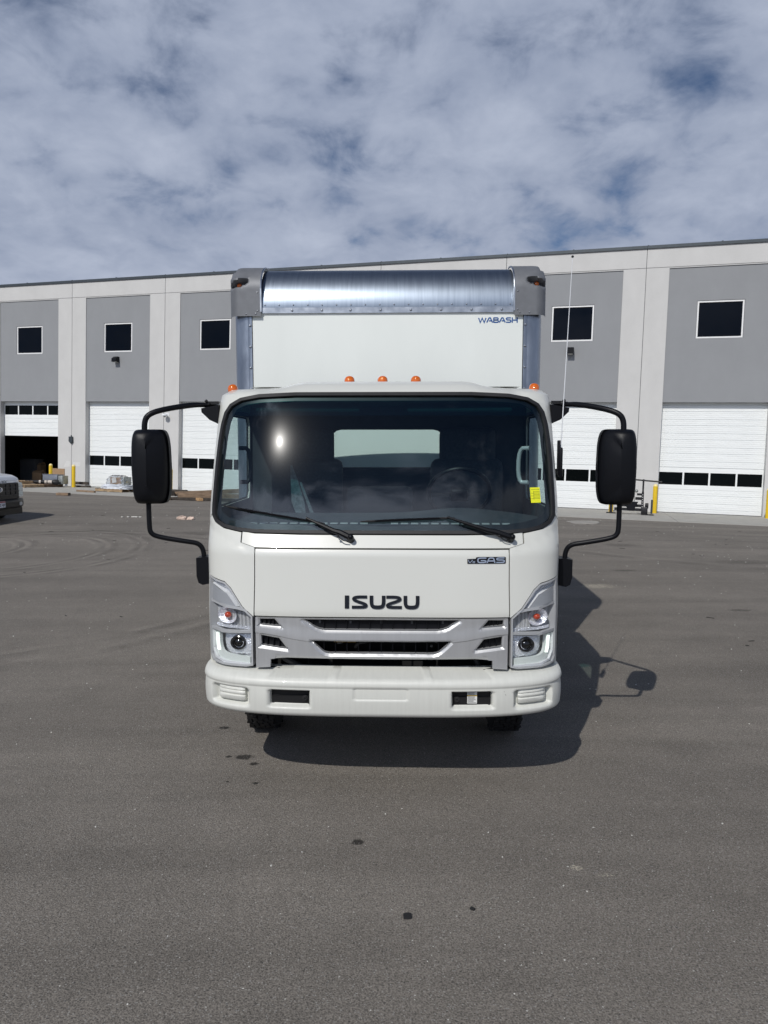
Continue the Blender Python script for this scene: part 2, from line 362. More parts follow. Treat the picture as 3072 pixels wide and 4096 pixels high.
def smooth_path(P, k=3, it=2):
    P = [Vector(p) for p in P]
    for _ in range(it):
        Q = [P[0]]
        for a, b in zip(P, P[1:]): Q += [a*.75+b*.25, a*.25+b*.75]
        P = Q+[P[-1]]
    return P
def chaikin2(P, it=1, closed=False):
    for _ in range(it):
        Q = [] if closed else [P[0]]
        pr = list(zip(P, P[1:]+([P[0]] if closed else [])))
        for (a, b), (c, d) in pr: Q += [(a*.75+c*.25, b*.75+d*.25), (a*.25+c*.75, b*.25+d*.75)]
        P = Q if closed else Q+[P[-1]]
    return P
def ribbon(mb, P, w, fn, d):
    """flat stroke of width w along 2D polyline P, set on a surface fn(x, z, out) and d thick"""
    n = len(P); Lf = []; Rt = []
    for i in range(n):
        a = P[max(i-1, 0)]; b = P[i]; c = P[min(i+1, n-1)]
        v1 = np.array(b)-np.array(a); v2 = np.array(c)-np.array(b)
        if i == 0: v1 = v2
        if i == n-1: v2 = v1
        v1 = v1/(np.linalg.norm(v1)+1e-9); v2 = v2/(np.linalg.norm(v2)+1e-9); t = v1+v2; t = t/(np.linalg.norm(t)+1e-9)
        nn = np.array([-t[1], t[0]]); k = w/2/max(.5, abs(nn @ np.array([-v1[1], v1[0]])))
        Lf.append(np.array(b)+nn*k); Rt.append(np.array(b)-nn*k)
    V = [[mb.bm.verts.new(fn(p[0], p[1], o)) for p in S] for S in (Lf, Rt) for o in (0, d)]
    l0, l1, r0, r1 = V
    for i in range(n-1):
        for A, B in ((l1, r1), (l0, l1), (r1, r0)):
            mb.bm.faces.new((A[i], A[i+1], B[i+1], B[i]))
    mb.bm.faces.new((l0[0], l1[0], r1[0], r0[0])); mb.bm.faces.new((l0[-1], l1[-1], r1[-1], r0[-1]))
def text_mesh(body, size, ext=.002, shear=0.0):
    cu = bpy.data.curves.new('txt', 'FONT'); cu.body = body; cu.size = size; cu.extrude = ext; cu.shear = shear
    cu.align_x = 'CENTER'; cu.align_y = 'CENTER'; cu.resolution_u = 3
    o = bpy.data.objects.new('txt', cu); COL.objects.link(o)
    bpy.context.view_layer.update()
    me = bpy.data.meshes.new_from_object(o.evaluated_get(bpy.context.evaluated_depsgraph_get()))
    bpy.data.objects.remove(o); bpy.data.curves.remove(cu); return me

# ------------------------------------------------------------------ the warehouse frame: u along the facade, n into it, v up
BM = Matrix(((0.9533, 0.300448, 0.03081, -0.073519), (-0.3014, 0.952922, 0.033127, 30.951667), (-0.019407, -0.040866, 0.998976, -0.297536), (0, 0, 0, 1)))
_o = BM.translation; _c0 = BM.col[0]; _c1 = BM.col[1]; _c2 = BM.col[2]
def gz(X, Y):
    """height of the yard: level round the truck, running up into the fall of the apron further back"""
    zp = _o.z-(_c2[0]*(X-_o.x)+_c2[1]*(Y-_o.y))/_c2[2]
    n = _c1[0]*(X-_o.x)+_c1[1]*(Y-_o.y)+_c1[2]*(zp-_o.z)
    s = min(1, max(0, (n+20)/11)); s = s*s*(3-2*s)
    return zp*s
def bplace(u, n, v=0, rz=0): return BM @ T(u, n, v, rz)

# ---- ground
def make_ground():
    mb = MB()
    xs = sorted(set([-300, -150, -80]+[x*2.0 for x in range(-28, 29)]+[80, 150, 300]))
    ys = sorted(set([-300, -120, -50, -20, -5, 3]+[5+i*1.0 for i in range(0, 40)]+[60, 100, 300]))
    mb.grid([[(x, y, gz(max(-60, min(60, x)), min(48, y)) - (.02 if y > 26 else 0)*0) for x in xs] for y in ys])
    return tag(mb.build('ground', 'asphalt', None, ang=None), kind='structure')
make_ground()
# concrete apron slabs in the building frame: surface 4 mm over the asphalt
def make_apron():
    ap = bpy.data.objects.new('pavement', None); COL.objects.link(ap); ap.matrix_world = BM; tag(ap, kind='structure')
    J = -.3802
    for k in range(-10, 10):
        u0 = J+5.3848*(k-4)+.006-10.4; u0 = J+5.3848*(k-4)+1.1+.008; u1 = u0+5.3848-.016
        e0 = -6.5+.024*(u0+13.2); e1 = -6.5+.024*(u1+13.2)
        for nA0, nA1, nB0, nB1 in ((e0, e1, -3.32, -3.32), (-3.305, -3.305, .02, .02)):
            mb = MB(); z = .012
            a = [mb.bm.verts.new(p) for p in ((u0, nA0, z), (u1, nA1, z), (u1, nB1, z), (u0, nB0, z))]
            c = [mb.bm.verts.new(p) for p in ((u0, nA0, -.12), (u1, nA1, -.12), (u1, nB1, -.12), (u0, nB0, -.12))]
            mb.bm.faces.new(a)
            for i in range(4): mb.bm.faces.new((a[i], c[i], c[(i+1) % 4], a[(i+1) % 4]))
            mb.build('concrete_slab', 'concrete', ap, ang=None)
make_apron()

# ------------------------------------------------------------------ warehouse
BAY = 5.3848
def JU(k): return -.3802+BAY*(k-4)
WH = empty('warehouse', 'long pale and grey concrete warehouse with a row of white roller doors behind the truck', 'warehouse', BM)
A, Bq = .835, 4.55      # bay opening from a joint
HD, BAND, TOP = 4.27, 9.37, 10.12
WX0, WX1, WZ0, WZ1 = 1.885, 3.525, 6.67, 8.09
DEP = .30
def build_bays():
    # pale frame of the tilt-up panel: two pilasters and the top band
    mb = MB(); g = .011
    for a_, b_ in ((g, A), (Bq, BAY-g)): mb.b2((a_, 0, 0), (b_, DEP, BAND+.010)); mb.b2((a_, .025, BAND+.010), (b_, DEP, BAND+.034)); mb.b2((a_, 0, BAND+.034), (b_, DEP, TOP))
    mb.b2((A, 0, BAND+.034), (Bq, DEP, TOP)); mb.b2((A, .0, BAND-.02), (Bq, DEP, BAND+.010)); mb.b2((A, .025, BAND+.010), (Bq, DEP, BAND+.034))
    me_pale = mb.mesh('pale'); 
    # grooves at band height across the pilasters: thin proud strips either side are not needed, dark recess line
    mb = MB(); f = .035
    # grey infill with window hole (four blocks)
    z0, z1 = HD, BAND-.022
    mb.b2((A+.002, f, z0), (WX0, DEP-.02, z1)); mb.b2((WX1, f, z0), (Bq-.002, DEP-.02, z1))
    mb.b2((WX0, f, z0), (WX1, DEP-.02, WZ0)); mb.b2((WX0, f, WZ1), (WX1, DEP-.02, z1))
    me_grey = mb.mesh('grey')
    mb = MB(); w = .055
    for a, b in (((WX0+.012, WZ0+.012), (WX0+.012+w, WZ1-.012)), ((WX1-.012-w, WZ0+.012), (WX1-.012, WZ1-.012)),
                 ((WX0+.012+w, WZ0+.012), (WX1-.012-w, WZ0+.012+w)), ((WX0+.012+w, WZ1-.012-w), (WX1-.012-w, WZ1-.012))):
        mb.b2((a[0], .055, a[1]), (b[0], .15, b[1]))
    me_wf = mb.mesh('wf')
    mb = MB(); mb.b2((WX0+.06, .10, WZ0+.06), (WX1-.06, .12, WZ1-.06)); me_wp = mb.mesh('wp')
    # coping
    mb = MB(); mb.b2((.004, -.05, TOP), (BAY-.004, DEP+.1, TOP+.115)); mb.b2((2.6, -.055, TOP+.11), (2.66, DEP, TOP+.135)); mb.b2((.0, -.055, TOP+.1), (.05, DEP, TOP+.13)); me_cp = mb.mesh('cp')
    # door sections: heights of the seams, every slat its own piece with pressed ribs
    seams = [0, .158, .386, .693, .921]; top_seams = [1.765, 2.0, 2.305, 2.54, 2.845, 3.08, 3.385, 3.615, 3.92, 4.15, 4.45]
    def slat(z0, z1):
        m = MB(); h = z1-z0; y = DEP-.02
        pts = [(0, .018), (.009, .018), (.014, 0)]
        nr = max(1, int(round(h/.075)))
        for i in range(nr):
            a = i/nr
            if i: pts += [(a*h-.010, 0), (a*h-.005, .007), (a*h+.005, .007), (a*h+.010, 0)]
        pts += [(h-.012, 0), (h-.007, .018), (h, .018)]
        m.grid([[(A-.1+.004, y+d, z) for z, d in pts], [(Bq+.1-.004, y+d, z) for z, d in pts]])
        m.b2((A-.1+.004, y+.0182, 0.001), (Bq+.1-.004, y+.045, h-.001))
        return m.mesh('slat')
    sl = {}
    def get(h):
        h = round(h, 3)
        if h not in sl: sl[h] = slat(0, h)
        return sl[h]
    def winband(h):
        m = MB(); y = DEP-.02; xs = [A-.1, A+.04, A+.91-.02, A+.97-.02, A+1.84-.02, A+1.90-.02, A+2.79-.02, A+2.85-.02, A+3.72-.04, Bq+.1]
        m.b2((A-.09, y, 0), (Bq+.09, y+.04, .17)); m.b2((A-.09, y, h-.19), (Bq+.09, y+.04, h-.004))
        for a, b in ((xs[0], xs[1]), (xs[2], xs[3]), (xs[4], xs[5]), (xs[6], xs[7]), (xs[8], xs[9])): m.b2((a, y, .17), (b, y+.04, h-.19))
        p = MB(); p.b2((xs[1]-.005, y+.022, .165), (xs[2]+.005, y+.03, h-.185))
        return m.mesh('wb'), p.mesh('pane'), [0, xs[3]-xs[1], xs[5]-xs[1], xs[7]-xs[1]]
    wbm, pnm, offs = winband(.844)
    def place(name, me, mt, parent, x=0, y=0, z=0, ang=None):
        me2 = me
        if not me2.materials: me2.materials.append(MATS[mt])
        o = bpy.data.objects.new(name, me2); COL.objects.link(o); o.parent = parent; o.location = (x, y, z); return o
    for k in range(-1, 9):
        u = JU(k)
        p = place('wall_panel', me_pale, 'paint_light', WH, u)
        place('grey_infill', me_grey, 'paint_grey', p)
        wd = place('window', me_wf, 'frame_white', WH, u); place('window_pane', me_wp, 'pane_dark', wd)
        place('coping', me_cp, 'coping', WH, u)
        if k == 0:
            # raised door: lower part up in the opening
            base = 2.50
            door = bpy.data.objects.new('overhead_door', None); COL.objects.link(door); door.parent = WH; door.location = (u, 0, base)
            z = 0
            for h in (.165, .228, .307, .228):
                place('door_slat', get(h), 'door_white', door, 0, 0, z); z += h
            place('window_section', wbm, 'door_white', door, 0, 0, z)
            for ox in offs: place('door_pane', pnm, 'pane_dark', door, ox, 0, z)
            continue
        door = bpy.data.objects.new('overhead_door', None); COL.objects.link(door); door.parent = WH; door.location = (u, 0, 0.012)
        for a, b in zip(seams, seams[1:]): place('door_slat', get(b-a), 'door_white', door, 0, 0, a)
        place('window_section', wbm, 'door_white', door, 0, 0, .921)
        for ox in offs: place('door_pane', pnm, 'pane_black', door, ox, 0, .921)
        for a, b in zip(top_seams, top_seams[1:]): place('door_slat', get(b-a), 'door_white', door, 0, 0, a)
    # dark joint backing, roof, far walls
    x0, x1 = JU(-1), JU(9)
    mb = MB()
    for k in range(-1, 10): mb.b2((JU(k)-.05, .03, 0), (JU(k)+.05, DEP-.01, TOP-.01))
    mb.build('joint_sealant', 'sealant', WH, ang=None)
    mb = MB(); mb.b2((x0, DEP+.002, TOP-.6), (x1, 60, TOP-.45)); mb.build('roof', 'coping', WH, ang=None)
    mb = MB(); mb.b2((x0-.3, 0, 0), (x0-.001, 60, TOP)); mb.build('side_wall', 'paint_light', WH, ang=None)
    mb = MB(); mb.b2((x1+.001, 0, 0), (x1+.3, 60, TOP)); mb.build('side_wall', 'paint_light', WH, ang=None)
    mb = MB(); mb.b2((x0, 60, 0), (x1, 60.3, TOP)); mb.build('rear_wall', 'paint_light', WH, ang=None)
    # the room behind the open door
    u = JU(0)
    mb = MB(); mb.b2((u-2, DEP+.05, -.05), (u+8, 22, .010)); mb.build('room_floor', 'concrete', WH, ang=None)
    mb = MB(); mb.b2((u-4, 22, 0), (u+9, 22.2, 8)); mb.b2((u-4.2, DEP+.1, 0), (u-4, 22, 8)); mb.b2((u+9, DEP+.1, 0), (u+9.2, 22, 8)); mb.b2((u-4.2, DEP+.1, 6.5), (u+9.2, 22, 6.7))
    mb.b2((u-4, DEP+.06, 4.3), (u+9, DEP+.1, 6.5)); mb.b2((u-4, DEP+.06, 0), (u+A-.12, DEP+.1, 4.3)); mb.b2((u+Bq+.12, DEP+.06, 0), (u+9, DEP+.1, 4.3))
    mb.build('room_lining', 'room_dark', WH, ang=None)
build_bays()
mb = MB()
for P in ([(-17.02, .96), (-16.62, .98), (-16.62, 1.27), (-16.86, 1.27)], [(-16.45, 1.02), (-16.0, 1.02), (-16.0, 1.22), (-16.45, 1.22)]): mb.prism(P, -.003, -.0005)
mb.build('paint_patch', mat('patch_paint', (.61, .605, .59), .75, var=.05), WH, ang=None)

def wall_light(u, v, label):
    r = empty('wall_light', label, 'wall light', bplace(u, 0, v), 'black wedge lights on the grey wall panels')
    mb = MB(); prof = [(-.0, .17), (.10, .17), (.27, .06), (.27, -.10), (.0, -.10)]
    a = [(-.125, .03-y, z) for y, z in prof]; b = [(.125, .03-y, z) for y, z in prof]
    va = [mb.bm.verts.new(p) for p in a]; vb = [mb.bm.verts.new(p) for p in b]; mb.bm.faces.new(va); mb.bm.faces.new(vb[::-1])
    for i in range(5): mb.bm.faces.new((va[i], vb[i], vb[(i+1) % 5], va[(i+1) % 5]))
    mb.build('housing', 'black_plastic', r, ang=20)
    mb = MB(); mb.b2((-.10, -.20, -.112), (.10, -.02, -.099)); mb.build('lamp_lens', 'label_white', r)
wall_light(-13.86, 6.27, 'black wedge-shaped wall light under the window of the bay left of the truck')
wall_light(7.69, 6.26, 'black wedge-shaped wall light under the window just right of the truck cab')
# camera on the pilaster, dark box on the joint
r = empty('security_camera', 'small white dome security camera on the pale pilaster left of the mirror arm', 'security camera', bplace(-10.95, 0, 3.60), None)
mb = MB(); mb.b2((-.10, -.02, -.06), (.10, 0, .10)); mb.cyl((0, -.02, .03), (0, -.22, .03), .03); mb.build('bracket', 'camera_white', r)
mb = MB(); mb.lathe([(.001, .06), (.10, .055), (.13, .02), (.13, -.03), (.001, -.032)], 20, T(0, -.22, 0)); mb.build('hood', 'camera_white', r)
mb = MB(); mb.sph((0, -.22, -.03), .08, 16); mb.build('dome', 'lamp_grey', r)
r = empty('junction_box', 'small dark green box on the joint of the first pilaster', 'junction box', bplace(-16.53, 0, 2.33))
mb = MB(); mb.prism([(-.10, .17), (.10, .17), (.11, -.08), (.02, -.19), (-.11, -.06)], -.10, .0); mb.build('box', 'coping', r)
mb = MB(); mb.cyl((0, -.04, .17), (0, -.04, .24), .02); mb.build('cable_gland', 'coping', r)

def bollard(u, n, label):
    r = empty('bollard', label, 'bollard', bplace(u, n, .012), 'yellow bollards guarding the warehouse doors')
    mb = MB(); mb.lathe([(.001, .0), (.084, .0), (.084, 1.0), (.082, 1.01)], 24); mb.build('post', 'bollard_yellow', r)
    mb = MB(); mb.lathe([(.084, 1.012), (.078, 1.045), (.055, 1.08), (.02, 1.096), (.001, 1.098)], 24); mb.build('domed_cap', 'bollard_cap', r)
bollard(-17.0, -.9, 'yellow bollard rising behind the grey crate by the open door')
bollard(-15.29, -1.28, 'yellow bollard standing clear at the first pilaster, right of the grey crate')
bollard(-9.78, -1.38, 'yellow bollard mostly hidden behind the left mirror')
bollard(9.52, -1.3, 'yellow bollard left of the black steel frame, behind the lower arm of the right mirror')
bollard(11.08, -1.02, 'yellow bollard with a dark reflection band behind the crossbar of the black frame')
bollard(14.90, -1.12, 'yellow bollard cut by the right edge of the picture')

# ------------------------------------------------------------------ goods by the doors
def board(mb, a, b, w, h, M=None): pass
def pallet_parts(root, L=1.2, W=1.0, m='pallet_wood', nb=7, seed=0, M=Matrix()):
    rn = random.Random(seed)
    for i in range(nb):
        x = -L/2+.05+(L-.1)*i/(nb-1)
        mb = MB(); mb.box((x+rn.uniform(-.006, .006), 0, .125), (.095, W, .018), rot=None); o = mb.build('deck_board', m, root, ang=None); o.matrix_local = M
    for y in (-W/2+.04, 0, W/2-.04):
        mb = MB(); mb.box((0, y, .065), (L, .04, .095)); o = mb.build('stringer', m, root, ang=None); o.matrix_local = M
    for x in (-L/2+.05, 0, L/2-.05):
        mb = MB(); mb.box((x, 0, .009), (.095, W, .016)); o = mb.build('bottom_board', m, root, ang=None); o.matrix_local = M
def pallet(u, n, v, rz, label, L=1.2, W=1.0, m='pallet_wood', seed=0):
    r = empty('pallet', label, 'pallet', bplace(u, n, v+.013, rz), 'wooden pallets in front of the doors'); pallet_parts(r, L, W, m, seed=seed); return r
H = math.pi/2
pallet(-16.25, -3.25, 0, H+.04, 'lower weathered wooden pallet left of the grey crate', 1.25, 1.0, seed=1)
pallet(-16.22, -2.02, 0, H-.03, 'wooden pallet under the grey crate and the black roll', 1.1, 1.0, 'old_wood', seed=2)
pallet(-17.25, -2.9, 0, H+.1, 'pale wooden pallet seen end-on behind the pickup headlight', 1.2, .9, seed=3)
pallet(-16.9, -2.75, .14, H-.12, 'upper wooden pallet stacked behind the black roll', 1.2, .9, seed=4)
# grey steel crate
r = empty('grey_crate', 'grey steel crate lying beside the first pilaster', 'crate', bplace(-15.75, -1.62, .16, .05))
mb = MB(); mb.box((-.42, 0, .23), (.82, .45, .42), bev=.01); mb.build('crate_body', 'grey_sheet', r)
mb = MB(); mb.box((-.42, 0, .445), (.86, .49, .02)); mb.build('crate_lid', 'grey_sheet', r)
mb = MB(); mb.box((.125, .02, .20), (.24, .42, .40), bev=.01); mb.build('galvanised_end', 'galv', r)
mb = MB(); mb.tube([(-.85, -.1, .33), (-.91, -.1, .33), (-.91, -.1, .16), (-.85, -.1, .16)], .012, 8); mb.build('handle', 'steel_black', r)
# black roll
r = empty('black_roll', 'long black roll with pale tape bands lying on the pallets', 'roll', bplace(-16.0, -2.2, .245, .60))
mb = MB(); mb.cyl((-.95, 0, 0), (.02, 0, 0), .075, .085, 20); mb.build('roll', 'roll_black', r)
mb = MB(); mb.cyl((.02, 0, 0), (.20, 0, 0), .092, .092, 20); mb.cyl((-.12, 0, 0), (-.02, 0, 0), .088, .088, 20); mb.cyl((-.36, 0, 0), (-.28, 0, 0), .086, .086, 20); mb.build('tape_band', 'cloth_pale', r)
mb = MB(); mb.lathe([(.001, -.05), (.06, -.05), (.11, -.02), (.125, .06), (.13, .16), (.10, .24), (.001, .25)], 20, T(.26, 0, 0) @ Matrix.Rotation(H, 4, 'Y')); mb.build('bunched_end', 'roll_black', r)
# beams by the pilaster
def beam(name, u0, n0, u1, n1, v, w, h, m, label, cat='timber', group=None, end=None, dv=0.0):
    a = Vector((u0, n0, 0)); b = Vector((u1, n1, 0)); d = b-a
    r = empty(name, label, cat, BM @ T(u0, n0, v+h/2+.013, math.atan2(d.y, d.x)) @ Matrix.Rotation(-math.asin(dv/d.length), 4, 'Y'), group)
    mb = MB(); mb.box((d.length/2, 0, 0), (d.length, w, h), bev=.004, seg=1); mb.build('beam', m, r, ang=20)
    if end:
        mb = MB(); mb.box((-.006, 0, 0), (.014, w*.96, h*.96)); mb.build('end_grain', end, r, ang=None)
    return r
beam('wooden_beam', -15.6, -1.0, -14.75, -.75, .0, .14, .09, 'timber_dark', 'dark wooden beam on the slab behind the second bollard, lower of two', group='dark beams by the first pilaster')
beam('wooden_beam', -15.6, -.85, -14.9, -.72, .12, .14, .14, 'timber_dark', 'upper dark wooden beam behind the second bollard', group='dark beams by the first pilaster')
# cardboard boxes
def carton(u, n, v, w, d, h, rz, label, flaps=True, m='cardboard'):
    r = empty('cardboard_box', label, 'cardboard box', bplace(u, n, v+.013, rz), 'brown cardboard boxes in the doorway')
    mb = MB(); t = .008
    mb.b2((-w/2, -d/2, 0), (w/2, d/2, t)); mb.b2((-w/2, -d/2, t), (-w/2+t, d/2, h)); mb.b2((w/2-t, -d/2, t), (w/2, d/2, h))
    mb.b2((-w/2+t, -d/2, t), (w/2-t, -d/2+t, h)); mb.b2((-w/2+t, d/2-t, t), (w/2-t, d/2, h)); mb.build('carton', m, r, ang=None)
    if flaps:
        for s, ang in ((-1, -.9), (1, .55)):
            mb = MB(); mb.box((s*d*.0, 0, 0), (w, .006, d*.45)); o = mb.build('flap', m, r, ang=None)
            o.matrix_local = Matrix.Translation((0, s*d/2, h)) @ Matrix.Rotation(ang, 4, 'X') @ Matrix.Translation((0, 0, d*.225))
    else:
        mb = MB(); mb.b2((-w/2-.001, -d/2-.001, h), (w/2+.001, d/2+.001, h+t)); mb.build('lid', m, r, ang=None)
    return r
carton(-21.2, 2.75, 0, .50, .42, .52, .3, 'open cardboard box in front, with a torn pale edge, inside the open door')
carton(-21.75, 3.4, 0, .55, .5, .60, -.2, 'cardboard box behind the torn open one inside the doorway', False)
carton(-21.75, 3.45, .62, .45, .42, .34, .1, 'upper cardboard box stacked in the dark doorway')
carton(-17.35, .25, .35, .8, .55, .50, .0, 'tan cardboard box against the pilaster right of the first bollard', False)
r = empty('workshop_vise', 'small metal tool resting on the tan cardboard box', 'tool', bplace(-17.4, .25, .885))
mb = MB(); mb.box((0, 0, .04), (.2, .12, .08), bev=.02); mb.build('body', 'galv', r); mb = MB(); mb.cyl((.02, -.08, .07), (.02, -.12, .07), .05); mb.build('barrel', 'steel_black', r)
r = empty('metal_cabinet', 'dark grey metal cabinet standing inside the open door', 'cabinet', bplace(-22.6, 3.4, .012))
mb = MB(); mb.box((.3, 0, .62), (1.1, .6, 1.24), bev=.01); mb.build('cabinet_body', 'cabinet', r)
mb = MB(); mb.box((.3, -.31, .62), (1.04, .02, 1.16)); mb.build('cabinet_door', 'cabinet', r)
mb = MB(); mb.b2((-.15, -.25, 1.25), (.95, .25, 1.30)); mb.build('worktop', 'cabinet', r)
# plank, block
beam('wooden_plank', -11.93, -4.9, -10.85, -5.15, 0, .11, .075, 'timber', 'single wooden plank lying in front of the wrapped pallet', 'plank', end='timber_dark')
r = empty('wood_block', 'short loose wooden block lying on the asphalt near the apron', 'wood block', Matrix.Translation((-12.0, 26.5, gz(-12, 26.5))) @ Matrix.Rotation(-.25, 4, 'Z'))
mb = MB(); mb.box((0, 0, .055), (.52, .14, .10), bev=.006, seg=1); mb.build('block', 'timber', r); mb = MB(); mb.box((.267, 0, .055), (.02, .13, .095)); mb.build('end_grain', 'timber_dark', r)
# wrapped pallet
WP = pallet(-11.08, -3.55, 0, .02, 'wooden pallet carrying the goods wrapped in plastic film', 1.35, 1.0, seed=5)
r = empty('wrapped_goods', 'crinkled plastic-wrapped bundle with white label on the pallet by the second door', 'wrapped goods', bplace(-11.0, -3.5, .155))
mb = MB(); mb.box((.10, .05, .30), (.70, .5, .36), bev=.01); mb.build('carton', 'cardboard', r)
mb = MB(); mb.box((.38, .05, .31), (.16, .52, .40), bev=.01); mb.build('grey_block', 'galv', r)
mb = MB(); mb.box((-.03, -.225, .36), (.22, .012, .22), rot=Matrix.Rotation(-.15, 4, 'Y')); mb.build('paper_label', 'label_white', r)
def crumple(cx, cy, cz, sx, sy, sz, n, seed, amp):
    rn = random.Random(seed); mb = MB(); V = {}
    rows = []
    for j in range(n//2+1):
        th = math.pi/2*(j/(n//2)); row = []
        for i in range(n):
            ph = 2*math.pi*i/n; e = .55
            c = math.cos(ph); s_ = math.sin(ph)
            x = abs(c)**e*(1 if c > 0 else -1); y = abs(s_)**e*(1 if s_ > 0 else -1)
            rr = math.cos(th)**.45*(1+rn.uniform(-amp, amp)); z = math.sin(th)**.7*(1+rn.uniform(-amp, amp))
            row.append((cx+x*sx*rr, cy+y*sy*rr, cz+max(0, z)*sz))
        rows.append(row)
    mb.grid(rows, close=True); return mb
crumple(0, 0, -.02, .66, .45, .22, 34, 3, .09).build('film_base', 'film_white', r, ang=20)
crumple(.03, .02, .12, .50, .36, .44, 30, 5, .08).build('film_cover', 'plastic_film', r, ang=15)
# timber pile
tg = 'heavy timbers piled on the asphalt left of the cab'
beam('timber_beam', -5.55, -7.15, -3.2, -5.75, .09, .22, .15, 'timber', 'nearest heavy brown timber of the pile left of the cab', group=tg, end='timber_dark')
beam('timber_beam', -6.0, -6.65, -3.0, -5.15, .10, .26, .16, 'timber', 'broad timber lying tilted on top of the pile left of the cab', group=tg, end='timber_dark', dv=.24)
beam('timber_beam', -6.95, -6.2, -5.9, -7.0, .12, .18, .18, 'timber_dark', 'dark cross timber at the left end of the pile', group=tg)
beam('timber_beam', -6.9, -5.6, -6.2, -5.6, .14, .16, .16, 'timber_dark', 'short dark timber at the back of the pile by the left mirror', group=tg)
beam('timber_beam', -6.9, -6.9, -5.7, -7.5, .0, .14, .10, 'timber_fresh', 'pale fresh sawn timber under the left end of the pile', group=tg)
beam('timber_beam', -5.9, -7.3, -3.0, -6.2, .0, .22, .09, 'timber_dark', 'blackened bearer under the front of the timber pile', group=tg)
beam('timber_block', -4.78, -7.05, -4.5, -7.3, .0, .16, .10, 'timber_fresh', 'short pale wooden block in front of the timber pile', 'wood block', end='timber_fresh')

# black steel frame on the apron
r = empty('steel_frame', 'black steel plough attachment frame with a crossbar beside the yellow bollard', 'steel frame', bplace(10.18, -2.45, .012, -.06))
S_ = 'steel_black'
def fr(name, *a):
    mb = MB()
    for q in a: mb.b2(q[0], q[1])
    return mb.build(name, S_, r, ang=None)
fr('base_beam', ((-.55, -.09, .12), (.50, .05, .22))); fr('middle_beam', ((-.30, -.02, .26), (.45, .08, .36)))
fr('upper_beam', ((.15, 0, .52), (.42, .07, .62))); fr('top_beam', ((.2, 0, .68), (.42, .07, .76)))
fr('upright', ((.36, -.03, .12), (.44, .05, .80))); fr('mast', ((.37, -.02, .80), (.43, .04, 1.22)))
fr('left_leg', ((-.72, -.05, .0), (-.62, .05, .62))); fr('left_foot', ((-.82, -.12, .0), (-.50, .12, .035)))
fr('right_foot', ((.42, -.35, .0), (.80, -.12, .035)))
mb = MB(); mb.box((.48, -.2, .15), (.22, .32, .26), bev=.02); mb.box((.55, .02, .32), (.12, .3, .12), bev=.02, rot=Matrix.Rotation(.3, 4, 'X')); mb.build('hitch_block', S_, r)
mb = MB(); mb.cyl((-.15, 0, 1.26), (1.02, -.05, 1.19), .028, seg=12); mb.cyl((.40, .0, 1.2), (.40, .0, 1.27), .03, seg=12); mb.build('crossbar', S_, r)
mb = MB(); mb.cyl((.72, -.2, .05), (.72, -.2, .55), .035, seg=12); mb.build('jack_tube', 'coping', r)
mb = MB(); mb.prism([(-.22, .46), (.26, .46), (.16, .22), (.10, .12), (-.05, .12), (-.12, .22)], -.13, -.11); mb.build('gusset_plate', 'black_plastic', r)
mb = MB(); mb.cyl((-.37, -.05, .40), (-.37, .1, .40), .09, seg=14); mb.box((-.37, .02, .33), (.2, .14, .16), bev=.02); mb.build('pivot', S_, r)
mb = MB(); mb.sph((.18, .03, .84), .06, 12); mb.build('pulley', 'galv', r)
mb = MB()
for i in range(7): mb.cyl((.40, -.036, .2+i*.085), (.40, -.030, .2+i*.085), .013, seg=10)
tag(mb.build('pin_holes', 'label_white', r), kind='stuff')
# debris on the yard
def at_ground(x, y, rz=0): return Matrix.Translation((x, y, gz(x, y))) @ Matrix.Rotation(rz, 4, 'Z')
r = empty('crumpled_paper', 'crumpled brown paper lying on the asphalt left of the cab', 'litter', at_ground(-5.17, 18.34))
crumple(-.08, 0, 0, .13, .07, .09, 12, 8, .22).build('crumple', 'paper', r, ang=15); crumple(.14, .02, 0, .10, .06, .06, 10, 9, .25).build('torn_end', 'paper', r, ang=15)
r = empty('white_litter', 'flat white scraps of torn strip lying left of the lower mirror arm', 'litter', at_ground(-6.74, 18.74))
mb = MB()
for x, w in ((-.2, .05), (-.05, .06), (.12, .16), (.28, .06)): mb.box((x, random.uniform(-.03, .03), .012), (w, .04, .02), rot=Matrix.Rotation(random.uniform(-.4, .4), 4, 'Z'))
mb.build('strip_pieces', 'white_chip', r)
r = empty('manhole_cover', 'round pale concrete collar set flush in the asphalt right of the cab', 'manhole', at_ground(5.62, 20.28))
r.matrix_world = Matrix.Translation((5.62, 20.28, gz(5.62, 20.28)+.004)) @ Matrix.Rotation(-.03, 4, 'Y') @ Matrix.Rotation(-.033, 4, 'X')
mb = MB(); mb.lathe([(.001, .012), (.26, .012), (.27, .006)], 40); mb.build('cover', 'manhole', r)
mb = MB(); mb.lathe([(.28, .008), (.30, .014), (.53, .014), (.55, -.02)], 48); mb.build('collar', 'manhole', r)
def scrap(x, y, pts, rz, label):
    r = empty('rubber_scrap', label, 'rubber scrap', at_ground(x, y, rz), 'black rubber scraps on the asphalt in front')
    mb = MB(); v0 = [mb.bm.verts.new((a, b, .001)) for a, b in pts]; v1 = [mb.bm.verts.new((a*.94, b*.94, .009)) for a, b in pts]; n = len(pts)
    mb.bm.faces.new(v1)
    for i in range(n): mb.bm.faces.new((v0[i], v0[(i+1) % n], v1[(i+1) % n], v1[i]))
    mb.build('scrap', 'rubber_scrap', r)
scrap(.105, 2.99, [(-.02, -.016), (.0, -.019), (.019, -.016), (.02, .013), (.004, .019), (-.018, .015)], .1, 'larger squarish black rubber scrap in the foreground')
